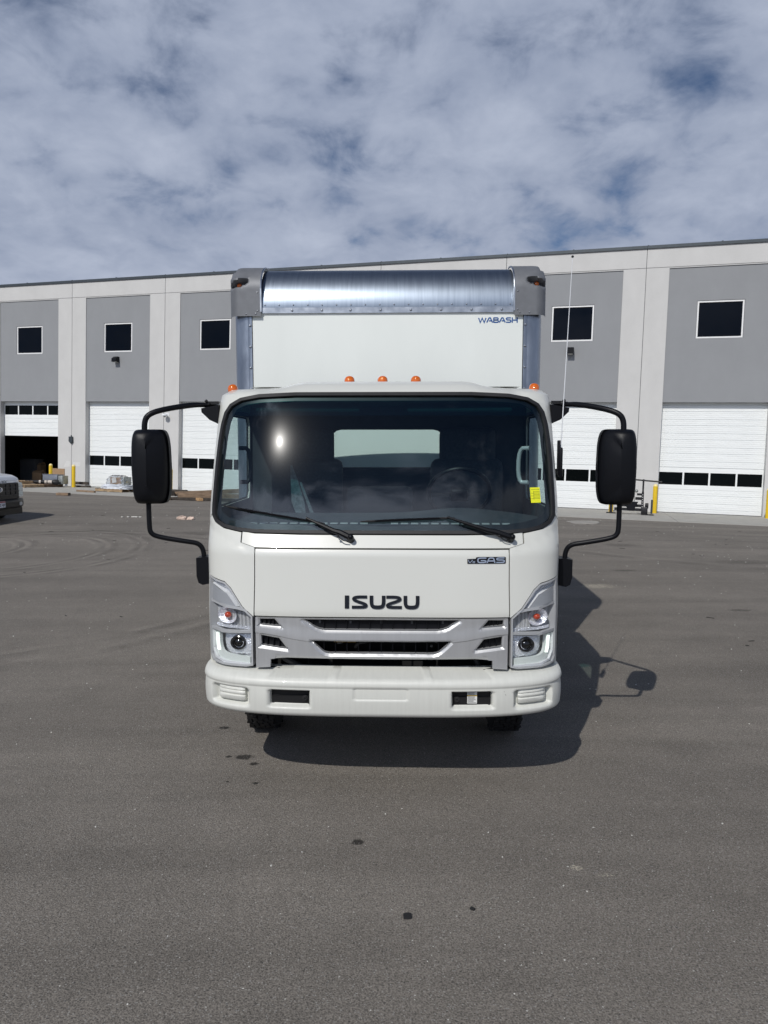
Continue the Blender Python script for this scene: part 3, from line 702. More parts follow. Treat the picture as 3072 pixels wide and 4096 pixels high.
scrap(.402, 3.04, [(-.012, -.006), (.010, -.009), (.012, .004), (-.009, .009)], -.5, 'smaller black rubber scrap right of the larger one')
# scattered leaf bits and grit: nobody could count them
mb = MB(); rn = random.Random(11)
for i in range(900):
    x = rn.uniform(-9, 9); y = 2.3+rn.random()**1.3*20
    if abs(x) < 1.5 and 4 < y < 12: continue
    s = rn.uniform(.0022, .005)*(1+y*.10); z = gz(x, y)
    mb.box((x, y, z+s*.3), (s*rn.uniform(.7, 1.6), s, s*.7), rot=Matrix.Rotation(rn.uniform(0, 3), 4, 'Z'))
tag(mb.build('loose_grit', 'white_chip', None, ang=None), kind='stuff')
mb = MB()
for i in range(70):
    x = rn.uniform(-9, 10); y = rn.uniform(6, 20)
    if abs(x) < 1.6 and y < 12: continue
    z = gz(x, y); L_ = rn.uniform(.03, .12)
    mb.box((x, y, z+.004), (L_, .008, .006), rot=Matrix.Rotation(rn.uniform(-.9, .9), 4, 'Z'))
tag(mb.build('twig_litter', 'rubber_scrap', None, ang=None), kind='stuff')

# ------------------------------------------------------------------ box truck (local frame: x right, y back, z up, origin under the bumper)
TR = empty('box_truck', 'white cab-over box truck facing the camera in the middle of the yard', 'truck', T(-.02, 3.95, 0, R(-1.6)))
CD, CN = .42, 4.2
def cW(z): return float(np.interp(z, [.7, 1.3, 1.5, 1.7, 2.0, 2.4], [1.074, 1.081, 1.090, 1.097, 1.094, 1.088]))
def cY(z):
    t = min(1, max(0, (z-1.585)/.835))
    return float(np.interp(z, [.7, 1.1, 1.48, 1.585, 2.42, 2.7], [.10, .10, .15, .205, .535, .69]))-.018*4*t*(1-t)
_t = np.linspace(0, math.pi/2, 600); _f = np.sin(_t)**(2/CN); _d = (1-np.clip(np.cos(_t), 0, 1)**(2/CN))*CD
_q = np.concatenate([[0], np.cumsum(np.hypot(np.diff(_f)*1.09, np.diff(_d)))]); CQ = float(_q[-1])
Z1, RR = 2.40, .065; YB = 1.64
def sstep(x): x = min(1, max(0, x)); return x*x*(3-2*x)
def ins_z(v):
    if v <= Z1: return 0.0, v
    if v <= Z1+RR*math.pi/2: a = (v-Z1)/RR; return RR*(1-math.cos(a)), Z1+RR*math.sin(a)
    e = v-(Z1+RR*math.pi/2); return RR+e, Z1+RR+.03*(1-math.exp(-e/.2))
def cabS(q, v):
    ins, z = ins_z(v); w = cW(min(v, Z1))-ins; yf = cY(v if v < 2.6 else 2.6)+1.3*ins
    a = abs(q); sg = 1 if q >= 0 else -1
    if a <= CQ:
        f = float(np.interp(a, _q, _f)); d = float(np.interp(a, _q, _d)); x = f*w; y = yf+d
    else: x = w; y = yf+CD+(a-CQ)
    z += .042*sstep((.72-x)/.2)*sstep((v-2.435)/.10)
    return Vector((sg*x, min(y, YB+.02), z))
def cabN(q, v, S=cabS):
    e = 1e-3; du = S(q+e, v)-S(q-e, v); dv = S(q, v+e)-S(q, v-e); n = du.cross(dv)
    return n.normalized() if n.length > 1e-12 else Vector((0, 0, 1))
def fq(x, v):
    ins, z = ins_z(v); w = cW(min(v, Z1))-ins
    return math.copysign(float(np.interp(min(1, abs(x)/w), _f, _q)), x) if x else 0.0
def fp(x, v): return (fq(x, v), v)
def sp(sg, y, v):
    ins, z = ins_z(v); return (sg*(CQ+(y-cY(min(v, 2.6))-1.3*ins-CD)), v)
def spoly(sg, P, closed=True, step=.08):
    out = []; P = list(P); pr = list(zip(P, P[1:]+P[:1])) if closed else list(zip(P, P[1:]))
    for a, b in pr:
        n = max(1, int(math.hypot(b[0]-a[0], b[1]-a[1])/step+.5)); out += [sp(sg, a[0]+(b[0]-a[0])*i/n, a[1]+(b[1]-a[1])*i/n) for i in range(n)]
    if not closed: out.append(sp(sg, *P[-1]))
    return out
def onfront(x, z, off=0.0):
    q = fq(x, z); return cabS(q, z)+cabN(q, z)*off
def mir(P): return [(-x, z) for x, z in P][::-1]
def inpoly(px, py, poly):
    P = np.asarray(poly); x0, y0 = P[:, 0], P[:, 1]; x1, y1 = np.roll(x0, -1), np.roll(y0, -1)
    c = np.zeros(len(px), bool)
    for a, b, cc, d in zip(x0, y0, x1, y1):
        if b == d: continue
        m = ((b > py) != (d > py)) & (px < (cc-a)*(py-b)/(d-b)+a); c ^= m
    return c
def subdiv(poly, res):
    out = []
    for a, b in zip(poly, poly[1:]+poly[:1]):
        n = max(1, int(math.hypot(b[0]-a[0], b[1]-a[1])/res+.5))
        out += [(a[0]+(b[0]-a[0])*i/n, a[1]+(b[1]-a[1])*i/n) for i in range(n)]
    return out
def patch(name, outer, m, parent, holes=(), th=.012, off=0.0, res=.04, disp=None, S=cabS, ang=35, gres=None, extra=()):
    loops = [subdiv(list(outer), res)]+[subdiv(list(h), res) for h in holes]
    V = []; E = []
    for Lp in loops:
        s = len(V); V += Lp; E += [(s+i, s+(i+1) % len(Lp)) for i in range(len(Lp))]
    xs = [p[0] for p in loops[0]]; ys = [p[1] for p in loops[0]]; gr = gres or res
    gx, gy = np.meshgrid(np.arange(min(xs)+gr*.5, max(xs), gr), np.arange(min(ys)+gr*.5, max(ys), gr)); gx = gx.ravel(); gy = gy.ravel()
    k = inpoly(gx, gy, loops[0])
    for Lp in loops[1:]: k &= ~inpoly(gx, gy, Lp)
    gx, gy = gx[k], gy[k]
    for Lp in extra:
        Q = []
        for a, b in zip(Lp, Lp[1:]):
            n = max(1, int(math.hypot(b[0]-a[0], b[1]-a[1])/res+.5)); Q += [(a[0]+(b[0]-a[0])*i/n, a[1]+(b[1]-a[1])*i/n) for i in range(n)]
        Q.append(Lp[-1]); qa = np.array(Q); ok = inpoly(qa[:, 0], qa[:, 1], loops[0])
        for L2 in loops[1:]: ok &= ~inpoly(qa[:, 0], qa[:, 1], L2)
        prev = None
        for p, k_ in zip(Q, ok):
            if k_: V.append(p); E += [(prev, len(V)-1)] if prev is not None else []; prev = len(V)-1
            else: prev = None
    B_ = np.array(V)
    if len(gx):
        dmin = np.full(len(gx), 9.0)
        for b in B_: dmin = np.minimum(dmin, np.hypot(gx-b[0], gy-b[1]))
        k = dmin > gr*.45; V = V+list(zip(gx[k].tolist(), gy[k].tolist()))
    r = delaunay_2d_cdt([Vector(p) for p in V], E, [], 0, 1e-6); v2, fs = r[0], r[2]
    cx = np.array([sum(v2[i].x for i in f)/3 for f in fs]); cy = np.array([sum(v2[i].y for i in f)/3 for f in fs])
    k = inpoly(cx, cy, loops[0])
    for Lp in loops[1:]: k &= ~inpoly(cx, cy, Lp)
    fs = [f for f, kk in zip(fs, k) if kk]
    bm = bmesh.new(); used = sorted({i for f in fs for i in f}); top = {}; bot = {}
    for i in used:
        q, v = v2[i].x, v2[i].y; n = cabN(q, v, S); p = S(q, v); d = off+(disp(p.x, p.z) if disp else 0)
        top[i] = bm.verts.new(p+n*d)
        if th: bot[i] = bm.verts.new(p+n*(off-th if not disp else d-th))
    cnt = {}
    for f in fs:
        a = [top[i] for i in f]; bm.faces.new(a)
        if th: bm.faces.new([bot[i] for i in f][::-1])
        for i in range(3):
            e = (f[i], f[(i+1) % 3]); ke = tuple(sorted(e)); cnt[ke] = None if ke in cnt else e
    if th:
        for e in cnt.values():
            if e: bm.faces.new((top[e[1]], top[e[0]], bot[e[0]], bot[e[1]]))
    me = bpy.data.meshes.new(name); bm.to_mesh(me); bm.free()
    return link_mesh(name, me, m, parent, ang)
def fpoly(P): return [fp(x, z) for x, z in P]
def shrink(P, d):
    """inset a polygon in the x,z plane by d (positive = smaller for either winding)"""
    n = len(P); A_ = sum(P[i][0]*P[(i+1) % n][1]-P[(i+1) % n][0]*P[i][1] for i in range(n)); s = 1 if A_ > 0 else -1; out = []
    for i in range(n):
        a, b, c = np.array(P[i-1]), np.array(P[i]), np.array(P[(i+1) % n])
        e1 = (b-a)/(np.linalg.norm(b-a)+1e-9); e2 = (c-b)/(np.linalg.norm(c-b)+1e-9)
        n1 = np.array([-e1[1], e1[0]])*s; n2 = np.array([-e2[1], e2[0]])*s; nn = n1+n2; L_ = np.linalg.norm(nn)
        nn = nn/L_ if L_ > 1e-6 else n1; out.append(tuple(b+nn*d/max(.4, nn @ n1)))
    return out

# outlines (right half, z heights)
seal_h = [(.48, 1.577), (.755, 1.580), (.86, 1.588), (.955, 1.606), (1.015, 1.634), (1.042, 1.672), (1.046, 1.73), (1.046, 1.80), (1.044, 1.99), (1.038, 2.13), (1.028, 2.23), (1.010, 2.305), (.975, 2.357), (.905, 2.395), (.785, 2.415), (.55, 2.425)]
seal_o = seal_h+mir(seal_h)
seal_i = shrink(seal_o, .020)
# body: roof, pillars and door skins
up = [(1.046, 1.73), (1.046, 1.80), (1.044, 1.99), (1.038, 2.13), (1.028, 2.23), (1.010, 2.305), (.975, 2.357), (.905, 2.395), (.785, 2.415), (.55, 2.425)]
VT = 2.72
def side(sg): return spoly(sg, [(1.64, VT), (1.64, 2.5), (1.64, .70), (.53, .70), (.53, 1.645)], False)+[fp(sg*1.083, 1.645), fp(sg*1.066, 1.664), fp(sg*1.046, 1.690)]
bodyP = side(1)+fpoly(up)+fpoly(mir(up))+side(-1)[::-1]
win = [(.63, 1.69), (1.54, 1.69), (1.58, 1.74), (1.58, 2.26), (1.54, 2.31), (.96, 2.31), (.88, 2.25)]
wr = spoly(1, win); wl = spoly(-1, win)
body = patch('cab_body', bodyP, 'white_paint', TR, holes=[wr, wl], th=.020, res=.045, gres=.05)
mb = MB(); mb.grid([[(x, y, 2.496+.062*(1-(x/.9)**2)*sstep((y-.95)/.4)) for x in np.linspace(-.92, .92, 16)] for y in np.linspace(.96, 1.63, 8)]); mb.b2((-.9, 1.0, 2.46), (.9, 1.62, 2.49)); mb.build('roof_panel', 'white_paint', TR)
mb = MB(); mb.b2((-1.05, .30, .70), (1.05, 1.6, .735)); mb.b2((-1.05, 1.58, .72), (1.05, 1.62, 1.86)); mb.build('cab_floor', 'interior_dark', TR)
# cowl strip, corner panels, hood
cowl = [(.832, 1.586), (.755, 1.575), (.48, 1.571), (-.48, 1.571), (-.755, 1.575), (-.832, 1.586), (-.832, 1.524), (-.748, 1.500), (.748, 1.500), (.832, 1.524)]
patch('cowl_panel', fpoly(cowl), 'white_paint', TR, th=.014, res=.045)
HOOD = [(.744, 1.492), (.744, 1.103), (-.744, 1.103), (-.744, 1.492)]
def hood_disp(x, z):
    d = 0
    for zc, w in ((1.474, .008), (1.118, .008)): d -= .0035*sstep(1-abs(z-zc)/w)
    d += -.006*sstep((z-1.480)/.014) - .006*sstep((1.112-z)/.012)
    return d
patch('hood_panel', fpoly([(.744, 1.492), (.744, 1.103), (-.744, 1.103), (-.744, 1.492)]), 'white_paint', TR, th=.018, res=.022, off=.002, disp=hood_disp)
corner = [(.840, 1.580), (.86, 1.583), (.958, 1.600), (1.018, 1.630), (1.044, 1.664), (1.052, 1.672), (1.072, 1.648), (1.085, 1.638)]
hlo = [(.754, 1.100), (.818, 1.152), (.894, 1.258), (.935, 1.292), (1.050, 1.318)]      # top edge of the lamp from inside out
for sg in (1, -1):
    P = [fp(sg*x, z) for x, z in corner]+spoly(sg, [(.522, 1.638), (.522, .74)], False)+[fp(sg*1.060, .76), fp(sg*1.057, 1.322)]+[fp(sg*x, z) for x, z in hlo[::-1]]+[fp(sg*.751, 1.100), fp(sg*.751, 1.498), fp(sg*.840, 1.524)]
    def cdisp(x, z):   # pressed crease sweeping from the pillar into the hood corner
        zc = 1.60-.32*(1.06-abs(x))**.8; return -.006*sstep(1-abs(z-zc)/.014)
    patch('corner_panel', P, 'white_paint', TR, th=.014, res=.024, disp=cdisp)
# black underlay behind the gaps
patch('gap_liner', fpoly([(1.03, 1.60), (1.03, 1.33), (.93, 1.30), (.85, 1.25), (.76, 1.11), (.70, 1.11), (-.70, 1.11), (-.76, 1.11), (-.85, 1.25), (-.93, 1.30), (-1.03, 1.33), (-1.03, 1.60), (-.8, 1.56), (.8, 1.56)]), 'gap_black', TR, th=.004, off=-.03, res=.06)
for sg in (1, -1):
    patch('door_gap', spoly(sg, [(.50, 1.66), (.56, 1.66), (.56, .70), (.50, .70)]), 'gap_black', TR, th=.003, off=-.036, res=.08)
# windshield
ws = patch('windshield', fpoly(shrink(seal_o, .010)), 'windshield_glass', TR, th=0, off=-.004, res=.05, ang=80)
patch('windshield_seal', fpoly(seal_o), 'rubber', TR, holes=[fpoly(seal_i)], th=.022, off=.008, res=.03)
fr_h = [(.48, 1.630), (.742, 1.634), (.85, 1.648), (.935, 1.668), (.985, 1.70), (.995, 1.75), (.990, 1.99), (.982, 2.15), (.968, 2.25), (.940, 2.315), (.880, 2.352), (.76, 2.370), (.55, 2.378)]
patch('windshield_frit', fpoly(shrink(seal_o, .012)), 'frit', ws, holes=[fpoly(fr_h+mir(fr_h))], th=.003, off=-.010, res=.035)
tint = patch('shade_band', fpoly([(.93, 2.33), (.86, 2.36), (.76, 2.371), (.55, 2.379), (-.55, 2.379), (-.76, 2.371), (-.86, 2.36), (-.93, 2.33), (-.945, 2.30), (-.9, 2.285), (.9, 2.285), (.945, 2.30)]), glass('shade_tint', (.20, .55, .52)), ws, th=0, off=-.007, res=.05)
# side glass, rear wall with its window
for sg in (1, -1):
    patch('side_window', spoly(sg, win), 'side_glass', TR, th=0, off=-.018, res=.08, ang=80)
    patch('window_rubber', spoly(sg, win), 'rubber', TR, holes=[spoly(sg, shrink(win, .012))], th=.008, off=.002, res=.06)
RWN = [(-.41, 1.915), (.41, 1.915), (.44, 1.945), (.445, 2.15), (.43, 2.195), (.40, 2.220), (.36, 2.230), (-.36, 2.230), (-.40, 2.220), (-.43, 2.195), (-.445, 2.15), (-.44, 1.945)]
flatS = lambda q, v: Vector((q, 1.60, v))
patch('rear_wall', [(-1.07, .72), (1.07, .72), (1.075, 2.38), (1.0, 2.46), (-1.0, 2.46), (-1.075, 2.38)], 'interior_dark', TR, holes=[RWN], th=.04, S=flatS, res=.15)
patch('rear_window', RWN, 'rear_glass', TR, th=0, off=-.02, S=flatS, res=.2)
patch('rear_window_seal', shrink(RWN, -.012), 'rubber', TR, holes=[shrink(RWN, .012)], th=.02, off=.01, S=flatS, res=.2)
mb = MB(); mb.grid([[(x, y, 2.395-.02*(abs(x)/1.0)**4) for x in np.linspace(-1.0, 1.0, 12)] for y in np.linspace(.66, 1.6, 6)]); mb.build('headliner', 'interior_dark', TR)
for sg in (1, -1):
    patch('door_trim', spoly(sg, [(.60, .75), (1.6, .75), (1.6, 2.34), (1.0, 2.34), (.86, 2.29), (.60, 1.67)]), 'interior_dark', TR, holes=[spoly(sg, win)], th=.008, off=-.022, res=.1)
# interior
mb = MB(); rows = []
for y, z in ((.26, 1.58), (.30, 1.610), (.55, 1.640), (.70, 1.655), (.80, 1.63), (.86, 1.55), (.88, 1.2), (.88, .8)):
    rows.append([(x, y, z-.03*max(0, (abs(x)-.75)/.3)**2+(.035*math.exp(-((x-.5)/.28)**2) if y > .5 and z > 1.5 else 0)) for x in np.linspace(-1, 1, 30)*(.78 if y < .29 else .84 if y < .4 else 1.0)])
mb.grid(rows); mb.build('dashboard', 'interior_dark', TR)
mb = MB()
for i in range(26):
    x = -.78+i*.061
    if abs(x) < .05: continue
    mb.box((x, .318, 1.628), (.044, .03, .006))
tag(mb.build('defroster_vent', 'lamp_grey', TR), kind='stuff')
def seat(x, name='seat'):
    mb = MB(); mb.box((x, 1.15, 1.12), (.50, .52, .16), bev=.06, seg=3); s = mb.build(name, 'seat_fabric', TR)
    mb = MB(); mb.box((x*.97, 1.40, 1.58), (.54, .14, .84), bev=.06, seg=3, rot=Matrix.Rotation(-.06, 4, 'X')); mb.build('backrest', 'seat_fabric', s)
    mb = MB(); mb.box((x*.98, 1.44, 2.06), (.42, .11, .34), bev=.05, seg=3); mb.build('headrest', 'seat_fabric', s)
seat(.62); seat(-.62)
mb = MB(); mb.box((-.05, 1.40, 1.48), (.50, .12, .62), bev=.05, seg=3); mb.build('centre_seatback', 'seat_fabric', TR)
mb = MB(); Mw = T(.50, .80, 1.78) @ Matrix.Rotation(-.95, 4, 'X')
mb.tube([Mw @ Vector((.205*math.cos(a), .205*math.sin(a), 0)) for a in np.linspace(0, 2*math.pi, 41)], .014, 10); w_ = mb.build('steering_wheel', 'black_plastic', TR)
mb = MB(); mb.box((.5, .80, 1.77), (.12, .1, .05), bev=.02, rot=Matrix.Rotation(-.95, 4, 'X')); mb.box((.5, .81, 1.77), (.36, .03, .02)); mb.build('hub', 'black_plastic', w_)
for sg in (1, -1):
    mb = MB(); x = sg*.93
    mb.tube(smooth_path([(x, .62, 2.08), (x-sg*.06, .66, 2.08), (x-sg*.06, .68, 1.86), (x, .64, 1.86)], it=2), .014, 10); mb.build('grab_handle', 'black_plastic' if sg < 0 else 'lamp_grey', TR)
    mb = MB(); mb.box((sg*.48, .62, 2.335), (.66, .11, .03), bev=.012, rot=Matrix.Rotation(.35, 4, 'X')); mb.build('sun_visor', 'interior_dark', TR)
mb = MB()
mb.prism([(-.665, 1.96), (-.655, 1.96), (-.640, 1.92), (-.61, 1.84), (-.57, 1.70), (-.56, 1.62), (-.63, 1.62), (-.66, 1.70), (-.665, 1.86)], 1.02, 1.03); mb.prism([(-.60, 1.84), (-.585, 1.84), (-.50, 1.62), (-.525, 1.62)], 1.0, 1.01)
mb.build('hanging_strap', mat('strap_grey', (.10, .115, .13), .8, var=.5, vscale=45), TR)
# yellow service sticker behind the glass
stk = patch('service_sticker', fpoly([(.888, 1.845), (.950, 1.845), (.954, 1.755), (.892, 1.755)]), 'yellow_sticker', TR, th=.0015, off=.0018, res=.03)
mb = MB(); f_ = lambda x, z, o: onfront(x, z, .002+o)
for i, z in enumerate((1.832, 1.819, 1.811, 1.803, 1.795, 1.787, 1.779)): ribbon(mb, [(.893 if i % 2 == 0 else .908, z), (.948, z)], .0014, f_, .0008)
ribbon(mb, [(.910, 1.822), (.910, 1.772)], .0012, f_, .0008)
tag(mb.build('printed_lines', 'ink', stk, ang=None), kind='stuff')

# grille: brushed silver moulding with chamfered openings
G0 = [(-.737, 1.095), (-.737, .792), (-.652, .800), (-.649, .848), (-.55, .857), (-.33, .854)]
gout = G0+[(0, .852)]+[(-x, z) for x, z in G0[::-1]]
slotA = [(-.452, 1.088), (-.420, 1.068), (-.388, 1.045), (-.360, 1.034), (-.327, 1.029), (0, 1.028)]; slotA = slotA+[(-x, z) for x, z in slotA[:-1][::-1]]
slotB = [(-.405, .962), (-.378, .935), (-.345, .905), (-.325, .893), (-.302, .889), (0, .890), (.302, .889), (.325, .893), (.345, .905), (.378, .935), (.405, .962), (.2, .958), (-.2, .958)]
sl1 = [(-.712, 1.086), (-.624, 1.088), (-.588, 1.046), (-.710, 1.055)]; sl2 = [(-.706, .990), (-.598, .974), (-.550, .912), (-.703, .931)]
slots = [(slotA, 1.09), (slotB, .96), (sl1, 1.2), (sl2, 1.2), (mir(sl1), 1.2), (mir(sl2), 1.2)]
def segd(px, pz, P):
    best = (9, 0)
    for (a, b), (c, d) in zip(P, P[1:]+P[:1]):
        dx, dz = c-a, d-b; t = max(0, min(1, ((px-a)*dx+(pz-b)*dz)/(dx*dx+dz*dz+1e-12))); qx, qz = a+t*dx, b+t*dz; D_ = math.hypot(px-qx, pz-qz)
        if D_ < best[0]: best = (D_, qz)
    return best
def grille_disp(x, z):
    d = 0.0
    for P, _ in slots:
        D_, qz = segd(x, z, P)
        if D_ < .028:
            low = sstep((qz-z)/max(D_, .0008)*1.3-.1); L_ = .010+.011*low
            d = min(d, -.018*max(0, 1-D_/L_)*(.3+.7*low))
    zc = 1.002-.046*sstep((.74-abs(x))/.36)            # crease between the two bars
    if z > zc-.0031 and d > -.001: d += .006*min(1, (z-zc+.003)/.006)*sstep((zc+.09-z)/.09)
    d -= .010*sstep((.872-z)/.02)*(1 if abs(x) < .62 else 0)
    return d
gx_ = []
for P, _ in slots:
    for L_ in (.0005, .010, .021):
        Q = shrink(P, -L_); gx_.append(fpoly(Q+Q[:1]))
for dz_ in (-.003, .003): gx_.append(fpoly([(x, dz_+1.002-.046*sstep((.74-abs(x))/.36)) for x in np.linspace(-.736, .736, 80)]))
gx_.append(fpoly([(x, .872) for x in np.linspace(-.60, .60, 30)]))
gr = patch('grille', fpoly(gout), 'silver_paint', TR, holes=[fpoly(P) for P, _ in slots], th=.02, off=.006, res=.010, gres=.011, disp=grille_disp, ang=24, extra=gx_)
for P in (slotA, sl1, sl2, mir(sl1), mir(sl2)):
    gi = patch('grille_insert', fpoly(shrink(P, -.008)), 'black_plastic', gr, th=.004, off=-.030, res=.05)
mb = MB()
for i in range(-6, 7):
    x = i*.0672; z0 = max(1.029, 1.029+(abs(x)-.34)*.55)
    if abs(x) < .43: mb.b2((x-.0025, onfront(x, 1.05).y+.018, z0-.005), (x+.0025, onfront(x, 1.05).y+.032, 1.092))
for sg in (1, -1):
    for x in (.68, .655, .632): mb.b2((sg*x-.002, onfront(x, 1.07).y+.014, 1.05), (sg*x+.002, onfront(x, 1.07).y+.034, 1.088))
    for x, z0 in ((.672, .93), (.635, .924), (.60, .918)): mb.b2((sg*x-.0025, onfront(x, .95).y+.014, z0), (sg*x+.0025, onfront(x, .95).y+.034, .982))
mb.build('insert_rib', 'black_plastic', gr, ang=None)
mb = MB()
for i in range(-5, 6): mb.b2((i*.0672-.0022, onfront(i*.0672, .92).y+.018, .886), (i*.0672+.0022, onfront(i*.0672, .92).y+.036, .966))
mb.b2((-.40, .140, .956), (.40, .16, .975)); mb.build('lower_grille_bar', 'black_plastic', gr, ang=None)
mb = MB()
for x in (-.36, -.18, 0, .18, .36): mb.b2((x-.006, onfront(x, 1.07).y+.0285, 1.058), (x+.006, onfront(x, 1.07).y+.0305, 1.076))
mb.build('insert_slot', 'engine_grey', gr, ang=None)
# what shows through the lower openings
mb = MB(); mb.b2((-.74, .36, .60), (.74, .40, 1.09)); mb.build('radiator', 'gap_black', TR)
mb = MB(); mb.b2((-.70, .20, .70), (.70, .30, .735)); mb.b2((-.60, .28, .80), (.60, .30, .84)); mb.b2((-.32, .24, .74), (-.30, .26, .85)); mb.b2((-.45, .24, .735), (-.443, .25, .85)); mb.b2((.33, .24, .735), (.337, .25, .85)); mb.b2((.12, .24, .75), (.25, .27, .80)); mb.build('crossmember', 'gap_black', TR)
mb = MB(); mb.tube(smooth_path([(-.63, .20, .86), (-.55, .19, .81), (-.48, .22, .765), (-.46, .26, .74)]), .020, 10); mb.tube(smooth_path([(.62, .26, .74), (.57, .22, .79), (.56, .24, .85)]), .016, 10)
mb.tube(smooth_path([(-.16, .22, .89), (-.14, .20, .925), (-.08, .20, .93), (-.06, .20, .96)]), .010, 8); mb.build('hose', 'rubber', TR)
mb = MB(); mb.b2((-.285, .2, .925), (-.155, .22, .952)); mb.build('yellowed_block', 'engine_ochre', TR)
mb = MB(); rn = random.Random(4)
for i in range(16):
    x = rn.uniform(-.4, .55); z = rn.choice([rn.uniform(.742, .76), rn.uniform(.90, .955)]); mb.box((x, rn.uniform(.2, .26), z), (rn.uniform(.008, .04), .012, rn.uniform(.004, .018)), rot=Matrix.Rotation(rn.uniform(-.4, .4), 4, 'Y'))
for x in (.08, .135, .19): mb.box((x, .225, .755), (.045, .02, .012))
mb.build('bracket_hardware', 'engine_grey', TR, ang=None)
# black valance between lamps and bumper
patch('valance', fpoly([(.79, .800), (1.045, .800), (1.045, .66), (.60, .66), (.60, .78), (.65, .79)]), 'gap_black', TR, th=.004, off=-.04, res=.06)
patch('valance', fpoly(mir([(.79, .800), (1.045, .800), (1.045, .66), (.60, .66), (.60, .78), (.65, .79)])), 'gap_black', TR, th=.004, off=-.04, res=.06)

# headlights
def headlight(sg):
    m_ = lambda P: [fp(sg*x, z) for x, z in P]
    HLp = [(.758, 1.096), (.758, .801), (.80, .792), (.945, .790), (1.030, .800), (1.052, .83), (1.052, 1.312)]+[(.935, 1.286), (.896, 1.253), (.820, 1.148)]
    low = [(1.044, .985), (.90, .990), (.765, 1.000)]
    h = patch('headlight', m_(HLp), 'lamp_grey', TR, th=.01, off=-.085, res=.04)
    patch('lamp_rim', m_(HLp), 'lamp_grey', h, holes=[m_(shrink(HLp, .010))], th=.085, off=.0005, res=.03)
    patch('lens_cover', m_(shrink(HLp, .004)), 'lens_clear', h, th=0, off=.004, res=.04, ang=60)
    # upper wing
    wing = [(1.046, 1.272), (.925, 1.240), (.850, 1.148), (.86, 1.143), (.935, 1.152), (1.046, 1.176)]
    def wd(x, z):
        return 0
    patch('upper_wing', m_([(1.046, 1.268), (.930, 1.222), (.868, 1.150), (.935, 1.153), (1.046, 1.178)]), 'silver_panel', h, th=.05, off=-.012, res=.03)
    S2 = cabS
    # bright chamfer: a band that falls from the strip edge to the panel, facing up
    mb = MB(); a = [(1.046, 1.284), (.945, 1.252), (.922, 1.236), (.846, 1.150)]; b = [(1.046, 1.268), (.948, 1.229), (.930, 1.222), (.868, 1.150)]
    rows = []
    for P, o in ((a, -.040), (b, -.012)): rows.append([tuple(onfront(sg*x, z, o)) for x, z in P])
    mb.grid(rows if sg > 0 else rows[::-1]); mb.build('wing_chamfer', 'lamp_satin', h, recalc=False, ang=25)
    # ribbed strip
    mb = MB(); o1 = [(1.045, 1.304), (.935, 1.276), (.905, 1.252), (.780, 1.106)]; o2 = [(1.045, 1.280), (.940, 1.250), (.918, 1.234), (.815, 1.120)]
    def along(P, t):
        s = [math.hypot(P[i+1][0]-P[i][0], P[i+1][1]-P[i][1]) for i in range(3)]; t *= sum(s)
        for i in range(3):
            if t <= s[i] or i == 2: k = min(1, t/s[i]); return (P[i][0]+(P[i+1][0]-P[i][0])*k, P[i][1]+(P[i+1][1]-P[i][1])*k)
            t -= s[i]
    n = 34
    for i in range(n):
        p = along(o1, (i+.2)/n); p2 = along(o1, (i+.75)/n); q = along(o2, (i+.2)/n); q2 = along(o2, (i+.75)/n)
        vs = [mb.bm.verts.new(onfront(sg*x, z, o)) for (x, z), o in ((p, -.030), (p2, -.030), (q2, -.034), (q, -.034), (p, -.018), (p2, -.018), (q2, -.022), (q, -.022))]
        for f in ((4, 5, 6, 7), (0, 4, 7, 3), (1, 2, 6, 5), (3, 7, 6, 2)): mb.bm.faces.new([vs[k] for k in f])
    tag(mb.build('strip_rib', 'lamp_chrome', h, ang=None), kind='stuff')
    # divider mouldings
    for P in ([(1.046, 1.166), (.93, 1.146), (.85, 1.140), (.79, 1.128)], [(1.046, .998), (.95, .992), (.85, .998), (.765, 1.004)]):
        mb = MB(); ribbon(mb, P, .016, lambda x, z, o: onfront(sg*x, z, -.03+o), .026); mb.build('divider', 'lamp_grey', h, ang=20)
    # indicator chamber with flutes and bulb
    fl = lambda x, z: .004*math.sin(x*2*math.pi/.0105)
    patch('fluted_reflector', m_([(1.040, 1.155), (.93, 1.138), (.80, 1.118), (.765, 1.09), (.765, 1.012), (.95, 1.005), (1.040, 1.012)]), 'lamp_grey', h, th=0, off=-.050, res=.02, gres=.0045, disp=fl, ang=80)
    c = onfront(sg*.935, 1.088, -.045); nrm = cabN(fq(sg*.935, 1.088), 1.088); Mq = Matrix.Translation(c) @ nrm.to_track_quat('Z', 'Y').to_matrix().to_4x4()
    mb = MB(); mb.lathe([(.001, -.02), (.02, -.018), (.04, -.004), (.052, .014), (.055, .018)], 28, Mq @ Matrix.Diagonal((1.25, .95, 1, 1))); mb.build('indicator_reflector', 'lamp_chrome', h)
    mb = MB(); mb.sph((0, 0, .010), .019, 14, Mq, (1.2, 1, 1)); mb.build('indicator_bulb', 'amber_bulb', h)
    mb = MB()
    for i in range(30):
        x = .770+i*.0088; z = 1.020 if x < .93 else 1.020+.0*x
        mb.b2(Vector(onfront(sg*x, z, -.035))-Vector((.0026, .004, .009)), Vector(onfront(sg*x, z, -.035))+Vector((.0026, .010, .009)))
    tag(mb.build('prism_row', 'lamp_chrome', h, ang=None), kind='stuff')
    # low beam: chrome bowl, bezel, projector
    patch('low_beam_bowl', m_([(.985, .965), (.90, .972), (.775, .980), (.770, .842), (.93, .835), (.960, .85), (.972, .88)]), 'lamp_chrome', h, th=0, off=-.060, res=.02, disp=lambda x, z: .022*math.cos(min(3.1, math.hypot((abs(x)-.868)/.10, (z-.918)/.075)*1.2)), ang=80)
